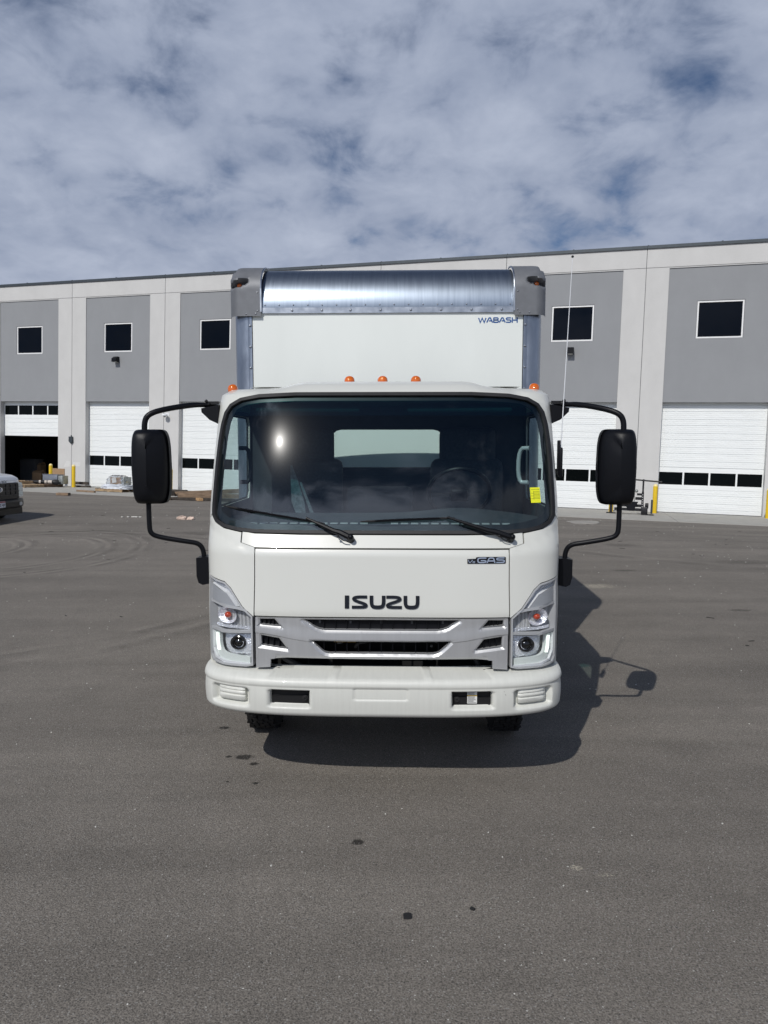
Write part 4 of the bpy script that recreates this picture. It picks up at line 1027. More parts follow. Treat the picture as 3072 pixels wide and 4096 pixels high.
    c = onfront(sg*.866, .925, -.040); nrm = Vector((sg*.12, -1, .0)).normalized(); Mq = Matrix.Translation(c) @ nrm.to_track_quat('Z', 'Y').to_matrix().to_4x4()
    mb = MB(); mb.lathe([(.034, -.03), (.034, .012), (.040, .018), (.047, .014), (.050, -.03)], 36, Mq @ Matrix.Diagonal((1.02, .92, 1, 1))); mb.build('projector_bezel', 'black_gloss', h)
    mb = MB(); mb.lathe([(.001, .018), (.012, .0165), (.022, .012), (.030, .003), (.034, -.01)], 30, Mq @ Matrix.Diagonal((1, .92, 1, 1))); mb.build('projector_lens', 'dark_chrome', h)
    # L-shaped daytime light
    outerL = [(1.018, .975), (1.015, .90), (1.000, .858), (.975, .838), (.93, .826), (.785, .822)]
    mb = MB(); ribbon(mb, chaikin2(outerL, 1), .046, lambda x, z, o: onfront(sg*x, z, -.045+o), .020); mb.build('light_guide', 'lamp_white', h)
    mb = MB(); ribbon(mb, [(1.014, .965), (1.009, .895), (1.000, .865)], .020, lambda x, z, o: onfront(sg*x, z, -.024+o), .003); mb.build('daytime_led', 'led', h)
    mb = MB(); ribbon(mb, [(1.046, .98), (1.044, .87), (1.015, .822), (.95, .806), (.775, .803)], .012, lambda x, z, o: onfront(sg*x, z, -.03+o), .02); mb.build('inner_rim', 'lamp_satin', h)
headlight(1); headlight(-1)

# badges
mb_fn = lambda x, z, o: onfront(x, z, .003+o)
def letter(name, strokes, w, x0, z0, s, m, parent, fn=mb_fn, d=.006, rnd=1, sx=1.0):
    mb = MB()
    for P in strokes: ribbon(mb, chaikin2([(x0+x*s*sx, z0+z*s) for x, z in P], rnd) if len(P) > 2 and rnd else [(x0+x*s*sx, z0+z*s) for x, z in P], w, fn, d)
    return mb.build(name, m, parent, ang=None)
bd = bpy.data.objects.new('maker_badge', None); COL.objects.link(bd); bd.parent = TR
hh = .074; z0 = 1.154
SS = [[(.088, .0665), (.022, .0665), (.006, .055), (.020, .044), (.078, .026), (.086, .016), (.074, .0075), (.0, .0075)]]
UU = [[(.0095, .074), (.0095, .022), (.022, .0075), (.068, .0075), (.0805, .022), (.0805, .074)]]
ZZ = [[(0, .0665), (.068, .0665), (.084, .055), (.070, .044), (.012, .026), (.004, .016), (.016, .0075), (.090, .0075)]]
letter('letter', [[(.012, .074), (.012, 0)]], .0245, -.211, z0, 1, 'dark_chrome', bd)
letter('letter', SS, .0165, -.170, z0, 1, 'dark_chrome', bd, rnd=2)
letter('letter', UU, .0205, -.066, z0, 1, 'dark_chrome', bd, rnd=2)
letter('letter', ZZ, .0165, .030, z0, 1, 'dark_chrome', bd, rnd=2)
letter('letter', UU, .0205, .131, z0, 1, 'dark_chrome', bd, rnd=2)
# engine badge: "V8 GAS"
eb = patch('engine_badge', fpoly([(.500, 1.413), (.500, 1.440), (.548, 1.442), (.552, 1.450), (.568, 1.452), (.720, 1.452), (.724, 1.448), (.724, 1.418), (.720, 1.413)]), 'black_gloss', TR, th=.004, off=.006, res=.03)
ef = lambda x, z, o: onfront(x, z, .0062+o)
def el(P, w, x0, s=1.0): letter('letter', P, w, x0, 1.4175, s, 'chrome', eb, fn=ef, d=.002, rnd=1)
el([[(.0, .018), (.006, .002), (.012, .002), (.026, .018)]], .0035, .505)
el([[(.018, .010), (.004, .010), (.001, .006), (.004, .001), (.014, .001), (.017, .005), (.014, .010)]], .003, .530, .8)
el([[(.052, .028), (.010, .028), (.003, .022), (.003, .008), (.008, .002), (.048, .002), (.050, .013), (.020, .013)]], .0065, .558)
el([[(.0, -.001), (.010, .022), (.014, .028), (.036, .028), (.040, .022), (.046, -.001)], [(.008, .011), (.042, .011)]], .0065, .614)
el([[(.048, .028), (.008, .028), (.002, .022), (.006, .016), (.042, .016), (.048, .010), (.044, .002), (.0, .002)]], .0065, .668)

# bumper
BW = 1.09; BD_ = .40; BN = 3.3
_bf = np.sin(_t)**(2/BN); _bd = (1-np.clip(np.cos(_t), 0, 1)**(2/BN))*BD_; _bq = np.concatenate([[0], np.cumsum(np.hypot(np.diff(_bf)*BW, np.diff(_bd)))]); BQ = float(_bq[-1])
prof = [(.172, .700), (.171, .782), (.165, .786), (.12, .777), (.06, .766), (.030, .759), (.012, .750), (.004, .738), (.0, .724), (.002, .716), (.006, .708)]
zz_ = np.linspace(.704, .562, 34); prof += [(.006-.004*math.sin((z-.562)/.142*3.1), float(z)) for z in zz_]+[(.010, .552), (.020, .542), (.036, .536), (.06, .533), (.12, .532)]
def rr_sd(x, z, cx_, cz, hw, hh_, r):
    dx = abs(x-cx_)-hw+r; dz = abs(z-cz)-hh_+r; return math.hypot(max(dx, 0), max(dz, 0))+min(max(dx, dz), 0)-r
def bump_in(x, z):
    """inward pressing of the bumper face: lamp pockets, tow openings, centre plate"""
    a = abs(x); d = 0
    s1 = rr_sd(a, z, .885, .637, .125, .064, .03); d = max(d, .048*sstep(-s1/.026))
    s2 = rr_sd(a, z, .530, .640, .130, .058, .022); d = max(d, .034*sstep(-s2/.022))
    s3 = rr_sd(x, z, 0, .675, .158, .037, .014)
    if z < .712: d = max(d, .006*sstep(-s3/.005))
    return d
mb = MB(); bm = mb.bm
qs = [0.0]
for side_x in [0]:
    step = .0085; q = 0
    while q < BQ: q += step; qs.append(q)
    qs += [BQ+.04, BQ+.10, BQ+.16]
qs = [-q for q in qs[::-1][:-1]]+qs
rows = []
for pi, (ins, z) in enumerate(prof):
    row = []
    for q in qs:
        a = abs(q); sg = 1 if q >= 0 else -1; w = BW-ins*(.55 if pi < 8 else 1.0)
        if a <= BQ: f = float(np.interp(a, _bq, _bf)); d = float(np.interp(a, _bq, _bd))
        else: f = 1; d = BD_+a-BQ
        x = f*w; y = ins+d; zc = z
        if pi < 5: zc += .0  # shelf
        inn = bump_in(x*sg, z) if 8 < pi < len(prof)-3 else 0
        # shelf panels: shallow pressed pads
        if 2 < pi < 6 and (a < .26 or .30 < a < .66): zc -= .005
        nx = (f**(BN-1))*.5; row.append((sg*(x-inn*nx), y+inn*(1-nx*.3), zc))
    rows.append(row)
V = mb.grid(rows)
kill = []
for f in bm.faces:
    c = f.calc_center_median()
    if .60 < c.z < .702 and .405 < abs(c.x) < .642 and rr_sd(abs(c.x), c.z, .523, .650, .117, .047, .012) < 0: kill.append(f)
bmesh.ops.delete(bm, geom=kill, context='FACES')
bumper = mb.build('bumper', 'bumper_paint', TR, ang=50)
sm = bumper.modifiers.new('thickness', 'SOLIDIFY'); sm.thickness = .006; sm.offset = -1
for sg in (1, -1):
    mb = MB(); mb.b2((sg*.523-.135, .062, .585), (sg*.523+.135, .068, .72)); tp = mb.build('tow_plate', 'steel_black', TR)
    mb = MB(); mb.b2((sg*.523-.12, .050, .585), (sg*.523+.118, .060, .648)); mb.build('tow_plate_step', 'steel_black', tp)
    mb = MB(); c = sg*.43 if sg < 0 else .585
    c = -.44 if sg < 0 else .44
    mb.lathe([(.018, 0), (.018, .004), (.011, .005), (.011, .014), (.006, .014), (.005, .009), (.001, .009)], 20, T(c, .050, .635) @ Matrix.Rotation(math.pi/2, 4, 'X')); mb.build('bolt', 'rubber', tp)
    # fog-lamp blanking covers
    mb = MB(); pr = [(.0, .0), (.004, .010), (.004, .030), (-.006, .036), (.004, .042), (.004, .058), (-.006, .063), (.004, .069), (.004, .082), (-.004, .090)]
    rows = []
    xs_ = [.790, .795, .81, .85, .90, .945, .962, .968]
    for zc, dd in [(.603, .040), (.606, .020), (.614, .012), (.634, .010), (.641, .018), (.648, .010), (.660, .010), (.666, .017), (.672, .010), (.686, .013), (.694, .024), (.697, .045)]:
        row = []
        for i, x in enumerate(xs_):
            f = min(1, x/BW); y = BD_*(1-max(0, 1-f**BN)**(1/BN)); e = {0: .035, 1: .008, 6: .008, 7: .035}.get(i, 0)
            z2 = zc + (.010 if (i == 7 and zc < .62) else 0); row.append((sg*x, y+dd+e-.0, z2))
        rows.append(row if sg > 0 else row[::-1])
    mb.grid(rows); mb.build('fog_lamp_cover', 'bumper_paint', TR, ang=50)
lab = MB(); lab.b2((.500, .0475, .612), (.556, .0490, .701)); hz = lab.build('warning_label', 'label_white', TR)
mb = MB(); mb.b2((.500, .0465, .656), (.556, .0473, .662)); mb.b2((.500, .0465, .695), (.556, .0473, .701)); mb.build('colour_stripe', 'label_yellow', hz)
mb = MB(); rn = random.Random(2)
for i in range(20):
    z = .616+i*.0040
    if .653 < z < .664 or z > .692: continue
    mb.b2((.503, .0468, z), (.503+rn.uniform(.032, .050), .0472, z+.0014))
tag(mb.build('small_print', 'ink', hz, ang=None), kind='stuff')
mb = MB(); rn = random.Random(9)
for i in range(16): mb.box((.712+rn.gauss(0, .006), .037, .668+rn.gauss(0, .012)), (rn.uniform(.002, .005), .012, rn.uniform(.001, .003)))
tag(mb.build('scuff_marks', 'engine_grey', bumper, ang=None), kind='stuff')
# wipers
def wiper(piv, elbow, blade, name='wiper'):
    w = bpy.data.objects.new(name, None); COL.objects.link(w); w.parent = TR
    fn = lambda x, z, o: onfront(x, z, .030+o)
    P0 = onfront(*piv, .03)
    mb = MB(); n = (P0-onfront(*piv)).normalized(); mb.cyl(P0-n*.03, P0+n*.02, .021, .017, 20); mb.sph(P0+n*.018, .017, 14); mb.build('pivot_cap', 'black_plastic', w)
    pts = [onfront(piv[0]+(elbow[0]-piv[0])*t, piv[1]+(elbow[1]-piv[1])*t, .034+.004*math.sin(t*3)) for t in np.linspace(0, 1, 9)]
    mb = MB(); mb.tube(pts, [.017, .0175, .017, .015, .013, .011, .0095, .008, .007], 8); mb.build('wiper_arm', 'black_plastic', w)
    bp_ = [onfront(blade[0][0]+(blade[1][0]-blade[0][0])*t, blade[0][1]+(blade[1][1]-blade[0][1])*t, .016) for t in np.linspace(0, 1, 14)]
    mb = MB(); mb.tube(bp_, [.003]+[.007]*12+[.003], 6); mb.build('wiper_blade', 'rubber', w)
    mb = MB(); mb.tube([p+Vector((0, -.014, .004)) for p in bp_[2:-2]], [.003]+[.006]*8+[.003], 6); mb.build('blade_bridge', 'black_plastic', w)
    mb = MB(); mb.tube(smooth_path([P0+Vector((-.015, -.01, -.018)), P0+Vector((-.05, -.012, -.012)), P0+Vector((-.075, -.01, .016)), P0+Vector((-.09, -.006, .030))]), .0035, 6); mb.sph(P0+Vector((-.075, -.012, .012)), .008, 8); mb.build('washer_hose', 'rubber', w)
wiper((-.178, 1.545), (-.445, 1.662), ((-.958, 1.730), (-.335, 1.634)))
wiper((.757, 1.547), (.385, 1.668), ((-.126, 1.645), (.430, 1.668)))

# marker lights
def marker(x, y, z, s=1.0, tilt=0):
    Mq = T(x, y, z) @ Matrix.Rotation(tilt, 4, 'Y')
    mb = MB(); mb.lathe([(.001, 0), (.040, 0), (.040, .008), (.034, .010)], 24, Mq); b_ = mb.build('marker_light', 'rubber', TR)
    mb = MB(); mb.lathe([(.034, .009), (.034, .028), (.031, .040), (.024, .050), (.013, .0555), (.001, .057)], 28, Mq); mb.build('marker_lens', 'amber', b_)
for x in (-.232, -.012, .208): marker(x, .82, 2.499)
marker(-1.005, .80, 2.445, tilt=-.12); marker(.982, .80, 2.447, tilt=.12)

# mirrors
def mirror(sg):
    m_ = bpy.data.objects.new('side_mirror', None); COL.objects.link(m_); m_.parent = TR
    X = lambda x: sg*x
    ox = .0 if sg < 0 else -.012
    # housing: rounded shell
    cx_, cz, hw, hh_ = 1.445+ox, 1.965, .112, .232
    mb = MB(); rows = []
    for j, (k, dy) in enumerate([(.0, -.105), (.45, -.105), (.72, -.100), (.86, -.088), (.94, -.066), (.985, -.035), (1.0, .0), (1.0, .045), (.97, .050), (.94, .02), (.5, .02), (.0, .02)]):
        row = []
        for i in range(88):
            a = 2*math.pi*i/88; c, s_ = math.cos(a), math.sin(a); e = .25
            x = abs(c)**e*(1 if c > 0 else -1); z = abs(s_)**e*(1 if s_ > 0 else -1)
            xx = x*hw*k; zz = z*hh_*(1-(1-k)*.52); bar = 1-.05*(z*z); lean = 0; wi = max(0.0, -x)
            row.append((X(cx_+xx*bar+.012*wi*abs(z)**3), .46+dy+(.02*abs(zz/hh_)**2 if j < 5 else 0)+(.085*max(0, wi-.08) if j < 6 else 0)*k, cz+zz))
        rows.append(row)
    mb.grid(rows, close=True); mb.build('mirror_housing', 'black_plastic', m_, ang=60)
    up_ = [(1.09, .78, 2.352), (1.17, .72, 2.362), (1.24, .62, 2.356), (1.38, .50, 2.322), (1.455, .46, 2.292), (1.482, .455, 2.25), (1.484, .455, 2.17)]
    mb = MB(); P = smooth_path([(X(x+ox*(x > 1.3)), y, z) for x, y, z in up_], it=3); n_ = len(P)
    mb.tube(P, [.010+.0075*min(1, i/n_*3) for i in range(n_)], 14); mb.build('upper_arm', 'black_plastic', m_)
    lo = [(1.472, .455, 1.75), (1.472, .455, 1.60), (1.466, .455, 1.545), (1.42, .47, 1.520), (1.25, .50, 1.488), (1.185, .52, 1.476), (1.155, .53, 1.44), (1.148, .53, 1.37)]
    mb = MB(); mb.tube(smooth_path([(X(x+ox*(x > 1.3)), y, z) for x, y, z in lo], it=3), .0155, 14); mb.build('lower_arm', 'black_plastic', m_)
    mb = MB(); mb.prism([(X(1.13), 1.392), (X(1.188), 1.385), (X(1.188), 1.27), (X(1.176), 1.225), (X(1.15), 1.212), (X(1.085), 1.225), (X(1.085), 1.39)], .48, .60); mb.build('lower_bracket', 'black_plastic', m_)
    mb = MB(); mb.prism([(X(1.075), 2.36), (X(1.19), 2.338), (X(1.188), 2.312), (X(1.135), 2.262), (X(1.075), 2.235)], .68, .80); mb.build('upper_bracket', 'black_plastic', m_)
    mb = MB(); mb.box((X(1.165), .73, 2.368), (.05, .05, .022), bev=.005); mb.sph((X(1.16), .70, 2.385), .011, 10); mb.box((X(1.13), .73, 2.375), (.09, .02, .02)); mb.build('clamp', 'steel_black', m_)
    mb = MB(); mb.b2((X(cx_)-.082, .473, cz-.185), (X(cx_)+.082, .482, cz+.185)); mb.build('mirror_glass', 'chrome', m_)
mirror(1); mirror(-1)
# antenna
mb = MB(); a0 = Vector((1.128, .62, 2.07)); a1 = Vector((1.215, .80, 3.31)); mb.cyl(a0, a1, .0036, .0020, 8); an = mb.build('antenna', 'lamp_satin', TR)
mb = MB(); mb.sph(a1, .0085, 10); mb.build('antenna_tip', 'black_gloss', an)
mb = MB(); mb.box((1.123, .60, 1.99), (.020, .06, .19), bev=.008); mb.box((1.112, .60, 2.02), (.014, .05, .22), bev=.005); mb.build('antenna_base', 'black_plastic', an)

# box body
BX, BY0, BY1, BZ0, BZ1 = 1.318, 2.125, 6.55, .98, 3.610
bx = -.014
mb = MB(); mb.b2((bx-1.133, BY0, BZ0), (bx+1.133, BY0+.02, 3.20)); fpn = mb.build('front_panel', 'panel_white', TR)
mb = MB(); mb.b2((bx-BX, BY0+.2, BZ0), (bx-BX+.03, BY1, BZ1-.12)); mb.build('box_side_wall', 'panel_white', TR)
mb = MB(); mb.b2((bx+BX-.03, BY0+.2, BZ0), (bx+BX, BY1, BZ1-.12)); mb.build('box_side_wall', 'panel_white', TR)
mb = MB(); mb.b2((bx-BX+.03, BY0+.42, BZ1-.03), (bx+BX-.03, BY1, BZ1)); mb.build('box_roof', 'panel_white', TR)
mb = MB(); mb.b2((bx-BX+.03, BY1-.03, BZ0), (bx+BX-.03, BY1, BZ1-.03)); mb.build('rear_door', 'panel_white', TR)
mb = MB(); mb.b2((bx-BX+.03, BY0+.03, BZ0-.12), (bx+BX-.03, BY1, BZ0)); mb.build('box_floor', 'steel_black', TR)
mb = MB()
for s in (-1, 1): mb.b2((bx+s*BX-.03*(s > 0), BY0+.35, BZ1-.12), (bx+s*BX+.03*(s < 0), BY1, BZ1)); 
mb.build('roof_rail', 'alu_trim', TR)
# nose: quarter-round sheet
mb = MB(); rows = []; NR = .385
for a in np.linspace(-.04, 1, 24):
    an_ = a*math.pi/2; z = 3.245+NR*math.sin(an_); y = BY0-.012+.40*(1-math.cos(an_)); rows.append([(x, y, z) for x in np.linspace(bx-1.064, bx+1.064, 30)])
mb.grid(rows); mb.build('nose_sheet', 'alu_nose', TR)
mb = MB(); mb.b2((bx-1.15, BY0-.016, 3.200), (bx+1.15, BY0+.01, 3.246)); hst = mb.build('header_trim', 'alu_trim', TR)
for s in (-1, 1):
    mb = MB(); rows = []
    pr = [(-1.138, 0), (-1.166, 0), (-1.170, .004)]+[(-(1.170+(BX-1.170)*math.sin(a)), .004+.22*(1-math.cos(a))) for a in np.linspace(0, math.pi/2, 16)]+[(-BX, .30)]
    for z in (BZ0, 1.6, 2.3, 2.9, 3.235): rows.append([(bx-s*x, BY0-.010+y, z) for x, y in pr])
    mb.grid(rows); mb.build('corner_post', 'alu_post', TR, ang=50)
    mb = MB(); mb.b2((bx+s*1.138-.008*(s < 0), BY0-.004, BZ0), (bx+s*1.138+.008*(s > 0), BY0+.012, 3.2)); mb.build('panel_bead', 'alu_trim', TR)
# rivets: one mesh shared by many
mb = MB(); mb.lathe([(.011, 0), (.0105, .003), (.007, .0065), (.001, .0075)], 14, Matrix.Rotation(math.pi/2, 4, 'X')); riv = mb.mesh('rivet'); riv.materials.append(MATS['rivet'])
mb = MB(); mb.lathe([(.006, 0), (.0055, .003), (.003, .005), (.001, .0055)], 10, Matrix.Rotation(math.pi/2, 4, 'X')); riv2 = mb.mesh('rivet_small'); riv2.materials.append(MATS['rivet'])
def rivet(x, y, z, me, parent): o = bpy.data.objects.new('rivet', me); COL.objects.link(o); o.parent = parent; o.location = (x, y, z)
for x in [-1.085, -.795, -.545]+[-.305+i*.252 for i in range(6)]: rivet(bx+x, BY0-.016, 3.223, riv, TR)
for i in range(18): rivet(bx-1.025+i*.1205, BY0-.013, 3.268, riv2, TR)
for s in (-1, 1):
    for z in (3.10, 2.925, 2.75, 2.575, 2.40, 2.2): rivet(bx+s*1.153, BY0-.011, z, riv, TR)
# corner castings with sunken clearance lamps
for s in (-1, 1):
    mb = MB(); rows = []
    n1, n2 = 46, 40
    for j in range(n2+1):
        v = j/n2; row = []
        for i in range(n1+1):
            u = i/n1
            # u: from inner edge across the front and round to the side; v: from bottom up and over the roof
            pw = 1.054+.0*v; ax = u*1.25
            if ax < .55: x = pw+(BX-.085-pw)*(ax/.55); yx = 0
            else:
                a = (ax-.55)/.70*math.pi/2; x = BX-.085+.100*math.sin(a); yx = .13*(1-math.cos(a))
            if v < .40: z = 3.175+.22*(v/.40); yv = 0; sc_ = 1
            else:
                a = (v-.40)/.60*math.pi/2; z = 3.395+.245*math.sin(a); yv = .36*(1-math.cos(a)); sc_ = 1
            z -= .0; y = BY0-.030+yx+yv
            ex = (x-1.245)/.075; ez = (z-3.445+.02*(x-1.245)/.08)/.024; e = ex*ex+ez*ez
            if e < 1.6: y += .075*sstep((1.6-e)/1.1)
            # raised brow and spur above the lamp
            y -= .022*math.exp(-((z-3.484)/.018)**2)*sstep((x-1.15)/.06)
            if x > 1.285: z = min(z, 3.56)
            row.append((bx+s*(x*sc_), y, z))
        rows.append(row if s > 0 else row[::-1])
    mb.grid(rows); cc = mb.build('corner_casting', 'cast_grey', TR, ang=60)
    mb = MB(); mb.lathe([(.001, .022), (.014, .018), (.022, .006), (.023, 0)], 18, T(bx+s*1.25, BY0+.055, 3.440) @ Matrix.Rotation(math.pi/2, 4, 'X')); mb.build('clearance_lamp', 'amber', cc)
    mb = MB(); mb.b2((bx+s*1.055-.006, BY0-.034, 3.21), (bx+s*1.055+.006, BY0-.02, 3.40)); mb.tube([(bx+s*1.055, BY0-.026+.36*(1-math.cos(a)), 3.395+.243*math.sin(a)) for a in np.linspace(0, math.pi/2, 10)], .007, 8); mb.build('seam_bead', 'alu_trim', cc)
    for x in (1.10, 1.18, 1.26): rivet(bx+s*x, BY0-.031+(.02 if x > 1.22 else 0), 3.195, riv2, cc)
    for z in (3.22, 3.37, 3.46): rivet(bx+s*1.083, BY0-.031+(.04 if z > 3.4 else 0), z, riv2, cc)
# maker lettering on the box: strokes
WAB = {'W': (1.30, [[(0, 1), (.28, 0), (.62, .95), (.97, 0), (1.27, 1)]]), 'A': (1.02, [[(0, 0), (.42, 1), (.62, 1), (1.02, 0)], [(.40, .36), (.80, .36)]]),
       'B': (.95, [[(.08, 1), (.75, 1), (.85, .8), (.75, .56), (.08, .56)], [(.08, .52), (.8, .52), (.9, .28), (.8, .04), (.08, .04)], [(.08, 1.08), (.08, -.04)]]),
       'S': (.92, [[(.88, .98), (.2, .98), (.06, .8), (.2, .54), (.74, .54), (.88, .3), (.74, .04), (.04, .04)]]), 'H': (.98, [[(.08, 1.08), (.08, -.06)], [(.92, 1.08), (.92, -.06)], [(.22, .5), (.92, .5)]])}
lg = bpy.data.objects.new('body_maker_logo', None); COL.objects.link(lg); lg.parent = TR
ff = lambda x, z, o: Vector((x, BY0-.0005-o, z)); x = bx+.765; sz = .038
for ch in 'WABASH':
    w, st = WAB[ch]; mb = MB()
    for P in st: ribbon(mb, [(x+a*sz*1.26, 3.118+b*sz) for a, b in P], .0098, ff, .0012)
    mb.build('letter', 'logo_blue', lg, ang=None); x += (w+.13)*sz*1.24
# chassis and wheels
mb = MB()
for s in (-1, 1): mb.b2((s*.42-.035, .45, .60), (s*.42+.035, 6.5, .80))
for y in (.8, 1.7, 2.9, 4.2, 5.4): mb.b2((-.42, y, .64), (.42, y+.08, .76))
mb.build('chassis_frame', 'steel_black', TR)
mb = MB(); mb.cyl((-.85, 1.22, .40), (.85, 1.22, .40), .05); mb.cyl((-.85, 5.0, .40), (.85, 5.0, .40), .07); mb.sph((0, 5.0, .40), .2, 16); mb.b2((-.30, .75, .34), (.30, 1.9, .64)); mb.b2((-.20, 1.9, .42), (.20, 2.9, .62)); mb.b2((-.85, .98, .42), (-.5, 1.5, .5)); mb.build('axle_and_engine', 'gap_black', TR)
mb = MB(); mb.b2((.55, 2.6, .45), (1.05, 3.6, .78)); mb.b2((-1.05, 2.6, .45), (-.55, 3.3, .78)); mb.build('fuel_tank', 'steel_black', TR)
def wheel(x, y, w=.215, r=.385):
    Mq = T(x, y, r) @ Matrix.Rotation(math.pi/2, 4, 'Y'); h = w/2
    mb = MB(); mb.lathe([(.20, -h*.8), (.24, -h), (.33, -h*1.0), (.365, -h*.9), (r-.012, -h*.78), (r-.012, h*.78), (.365, h*.9), (.33, h), (.24, h), (.20, h*.8)], 48, Mq); t = mb.build('tyre', 'tyre_rubber', TR)
    mb = MB(); n = 44
    for i in range(n):
        for k, ux in enumerate((-.72, -.36, 0, .36, .72)):
            a = 2*math.pi*(i+.5*(k % 2))/n; off_ = .004*(1 if i % 2 else -1)
            Mb = Mq @ Matrix.Rotation(a, 4, 'Z') @ Matrix.Translation((r-.006, 0, ux*h+off_)) @ Matrix.Rotation(.25*(1 if k % 2 else -1), 4, 'X')
            g = bmesh.ops.create_cube(mb.bm, size=1)['verts']; bmesh.ops.scale(mb.bm, vec=(.013, 2*math.pi*r/n*.82, h*.30), verts=g); bmesh.ops.transform(mb.bm, matrix=Mb, verts=g)
    tag(mb.build('tread_blocks', 'tyre_rubber', t, ang=None), kind='stuff')
    mb = MB(); mb.lathe([(.205, -h*.7), (.19, -h*.6), (.12, -h*.2), (.10, -h*.75), (.05, -h*.8), (.001, -h*.8)], 32, Mq); mb.lathe([(.205, h*.7), (.19, h*.6), (.12, h*.2), (.10, h*.75), (.05, h*.8), (.001, h*.8)], 32, Mq); mb.build('rim', 'engine_alu', t)
for x in (-.885, .865): wheel(x, 1.22)
for x in (-.98, -.74, .74, .98): wheel(x, 5.0)
for sg in (1, -1):
    mb = MB(); mb.tube([(sg*1.0, 1.22-.48*math.cos(a), .42+.42*math.sin(a)) for a in np.linspace(.2, math.pi-.2, 14)], .05, 8); mb.build('wheel_arch', 'black_plastic', TR)
    mb = MB(); mb.box((sg*1.115, .62, .90), (.03, .07, .18), bev=.008); mb.build('side_marker', 'steel_black', TR)
    mb = MB(); mb.b2((sg*.62-.35, .62, .50), (sg*.62+.35, .66, .70)); mb.build('splash_guard', 'gap_black', TR)

# ------------------------------------------------------------------ pickup at the left edge
PK = empty('pickup_truck', 'pale pickup truck with black grille cut by the left edge of the picture', 'pickup truck', Matrix.Translation((-9.56, 17.45, gz(-9.56, 17.45))) @ Matrix.Rotation(R(74), 4, 'Z'))
def loft(secs, name, m, parent, ang=40):
    mb = MB(); V = mb.grid(secs); 
    for r_ in (V[0], V[-1]):
        try: mb.bm.faces.new(r_)
        except ValueError: pass
    return mb.build(name, m, parent, ang)
def psec(y, w, z0, z1, r, e=.16, n=14):
    P = [(-w, y, z0)]+[(-w*(1-r*(1-math.cos(a))), y, z1-e+e*math.sin(a)) for a in np.linspace(0, math.pi/2, n//2)]+[(w*(1-r*(1-math.sin(a)*1.0)), y, z1-e+e*math.cos(a)) for a in np.linspace(0, math.pi/2, n//2)]+[(w, y, z0)]
    return P
loft([psec(.05, .80, .98, 1.07, .12, .05), psec(.10, .84, .85, 1.14, .14, .07), psec(.30, .92, .62, 1.19, .12, .08), psec(.8, .97, .60, 1.24, .10, .09), psec(1.5, .99, .60, 1.28, .08, .10), psec(1.65, .99, .60, 1.29, .08, .10)], 'hood_and_fenders', 'pickup_paint', PK)
loft([psec(1.652, .98, .55, 1.20, .06, .10), psec(3.7, .98, .55, 1.22, .06, .10)], 'cab_lower_body', 'pickup_paint', PK)
loft([psec(1.60, .80, 1.18, 1.24, .1, .04), psec(2.15, .74, 1.18, 1.82, .10, .08), psec(3.3, .74, 1.18, 1.84, .10, .08), psec(3.68, .76, 1.18, 1.70, .1, .08)], 'cab_glasshouse', 'pickup_glass', PK)
loft([psec(2.05, .70, 1.80, 1.845, .1, .03), psec(3.4, .70, 1.80, 1.86, .1, .03)], 'cab_roof', 'pickup_paint', PK)
loft([psec(3.72, .97, .60, 1.25, .05, .05), psec(5.8, .97, .60, 1.25, .05, .05)], 'cargo_bed', 'pickup_paint', PK)
# grille
mb = MB(); mb.prism([(-.68, 1.00), (.68, 1.00), (.72, .60), (-.72, .60)], -.02, .2); gp = mb.build('grille', 'pickup_black', PK)
mb = MB()
for z in (.985, .885, .80, .70): mb.b2((-.67, -.04, z-.012), (.67, -.018, z+.012))
for x in (-.62, -.45, -.30, .30, .45, .62): mb.b2((x-.007, -.035, .69), (x+.007, -.018, .98))
mb.build('grille_bar', 'pickup_bumper', gp)
mb = MB(); mb.lathe([(.001, .012), (.125, .012), (.135, .008), (.15, .012), (.155, 0)], 40, T(0, -.045, .845) @ Matrix.Rotation(math.pi/2, 4, 'X') @ Matrix.Diagonal((1, .45, 1, 1))); mb.build('oval_badge', 'oval_blue', gp)
mb = MB(); mb.lathe([(.135, .010), (.140, .018), (.152, .018), (.156, .004)], 40, T(0, -.045, .845) @ Matrix.Rotation(math.pi/2, 4, 'X') @ Matrix.Diagonal((1, .45, 1, 1))); mb.build('oval_ring', 'chrome', gp)
me = text_mesh('Ford', .125, .003, .35); o = link_mesh('badge_script', me, 'frame_white', gp, None); o.matrix_local = T(0, -.062, .845) @ Matrix.Rotation(math.pi/2, 4, 'X')
me = text_mesh('SUPER DUTY', .085, .006); o = link_mesh('hood_lettering', me, 'pickup_lamp', PK, None); o.matrix_local = T(0, .040, 1.035) @ Matrix.Rotation(math.pi/2-.25, 4, 'X') @ Matrix.Diagonal((1.75, 1, 1, 1))
for s in (-1, 1):
    P = [(s*.70, 1.02), (s*.86, .99), (s*.89, .92), (s*.90, .66), (s*.80, .62), (s*.72, .66)]
    mb = MB(); mb.prism(P, .02, .28); hl = mb.build('headlight', 'pickup_lamp', PK)
    mb = MB()
    for z in (.95, .84, .73): mb.b2((s*.80-.06, .0, z-.035), (s*.80+.06, .019, z+.035))
    mb.build('lamp_unit', 'lamp_white', hl)
    mb = MB(); mb.prism([(s*.70, 1.00), (s*.74, .98), (s*.75, .70), (s*.71, .68)], .005, .03); mb.build('lamp_trim', 'pickup_bumper', hl)
mb = MB(); rows = []
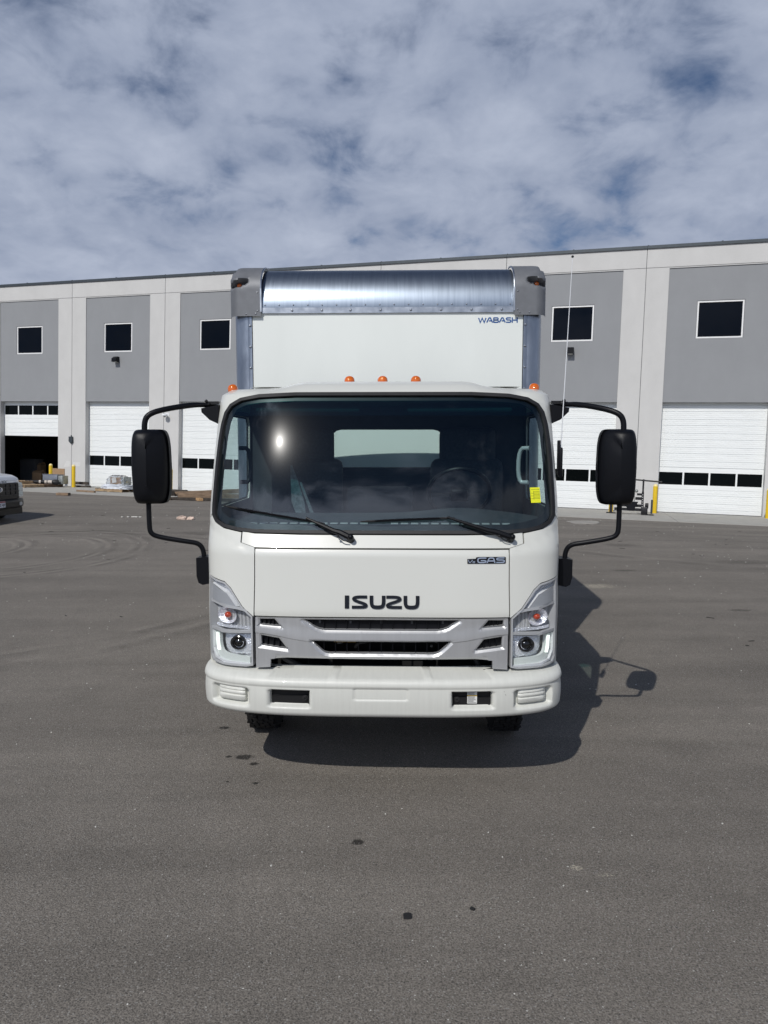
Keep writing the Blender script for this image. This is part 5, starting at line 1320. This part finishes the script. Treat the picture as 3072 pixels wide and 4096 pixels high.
for z, dy, w in ((.60, .06, .93), (.585, -.06, .97), (.56, -.10, .98), (.50, -.11, .985), (.40, -.10, .98), (.355, -.06, .96), (.34, .1, .93)):
    rows.append([(x*w, dy+.20*abs(x)**3.2, z) for x in np.linspace(-1, 1, 25)])
mb.grid(rows); bpk = mb.build('front_bumper', 'pickup_bumper', PK)
mb = MB(); mb.b2((-.62, -.115, .40), (.62, -.06, .52)); mb.build('bumper_intake', 'pickup_black', bpk)
mb = MB(); mb.b2((-.85, .02, .20), (.85, .16, .36)); mb.build('air_dam', 'pickup_black', PK)
pl = MB(); pl.b2((-.155, -.128, .41), (.155, -.118, .565)); plo = pl.build('licence_plate', 'plate_white', bpk)
mb = MB(); mb.b2((-.153, -.130, .53), (.153, -.1285, .563)); mb.build('plate_header', 'plate_red', plo)
me = text_mesh('HYZ 4JF', .085, .001); o = link_mesh('plate_number', me, 'oval_blue', plo, None); o.matrix_local = T(0, -.1305, .470) @ Matrix.Rotation(math.pi/2, 4, 'X')
for s in (-1, 1):
    mb = MB(); mb.lathe([(.016, 0), (.045, 0), (.05, .01), (.001, .012)], 18, T(s*.72, -.06, .46) @ Matrix.Rotation(math.pi/2, 4, 'X')); mb.build('fog_lamp', 'lamp_grey', bpk)
    mb = MB(); mb.box((s*1.12, 2.05, 1.30), (.22, .12, .26), bev=.03); mb.box((s*1.02, 2.05, 1.20), (.14, .06, .05)); mb.build('door_mirror', 'pickup_black', PK)
    for y in (.95, 4.85):
        Mq = T(s*.86, y, .40) @ Matrix.Rotation(math.pi/2, 4, 'Y')
        mb = MB(); mb.lathe([(.001, -.12), (.22, -.12), (.37, -.13), (.40, -.10), (.40, .10), (.37, .13), (.22, .12), (.001, .12)], 36, Mq); wh = mb.build('wheel', 'tyre_rubber', PK)
        mb = MB(); mb.lathe([(.21, .125*s), (.19, .09*s), (.06, .10*s), (.001, .13*s)], 28, Mq); mb.build('rim', 'engine_alu', wh)
mb = MB(); mb.b2((-.7, .3, .34), (.7, 5.7, .56)); mb.build('underbody', 'gap_black', PK)
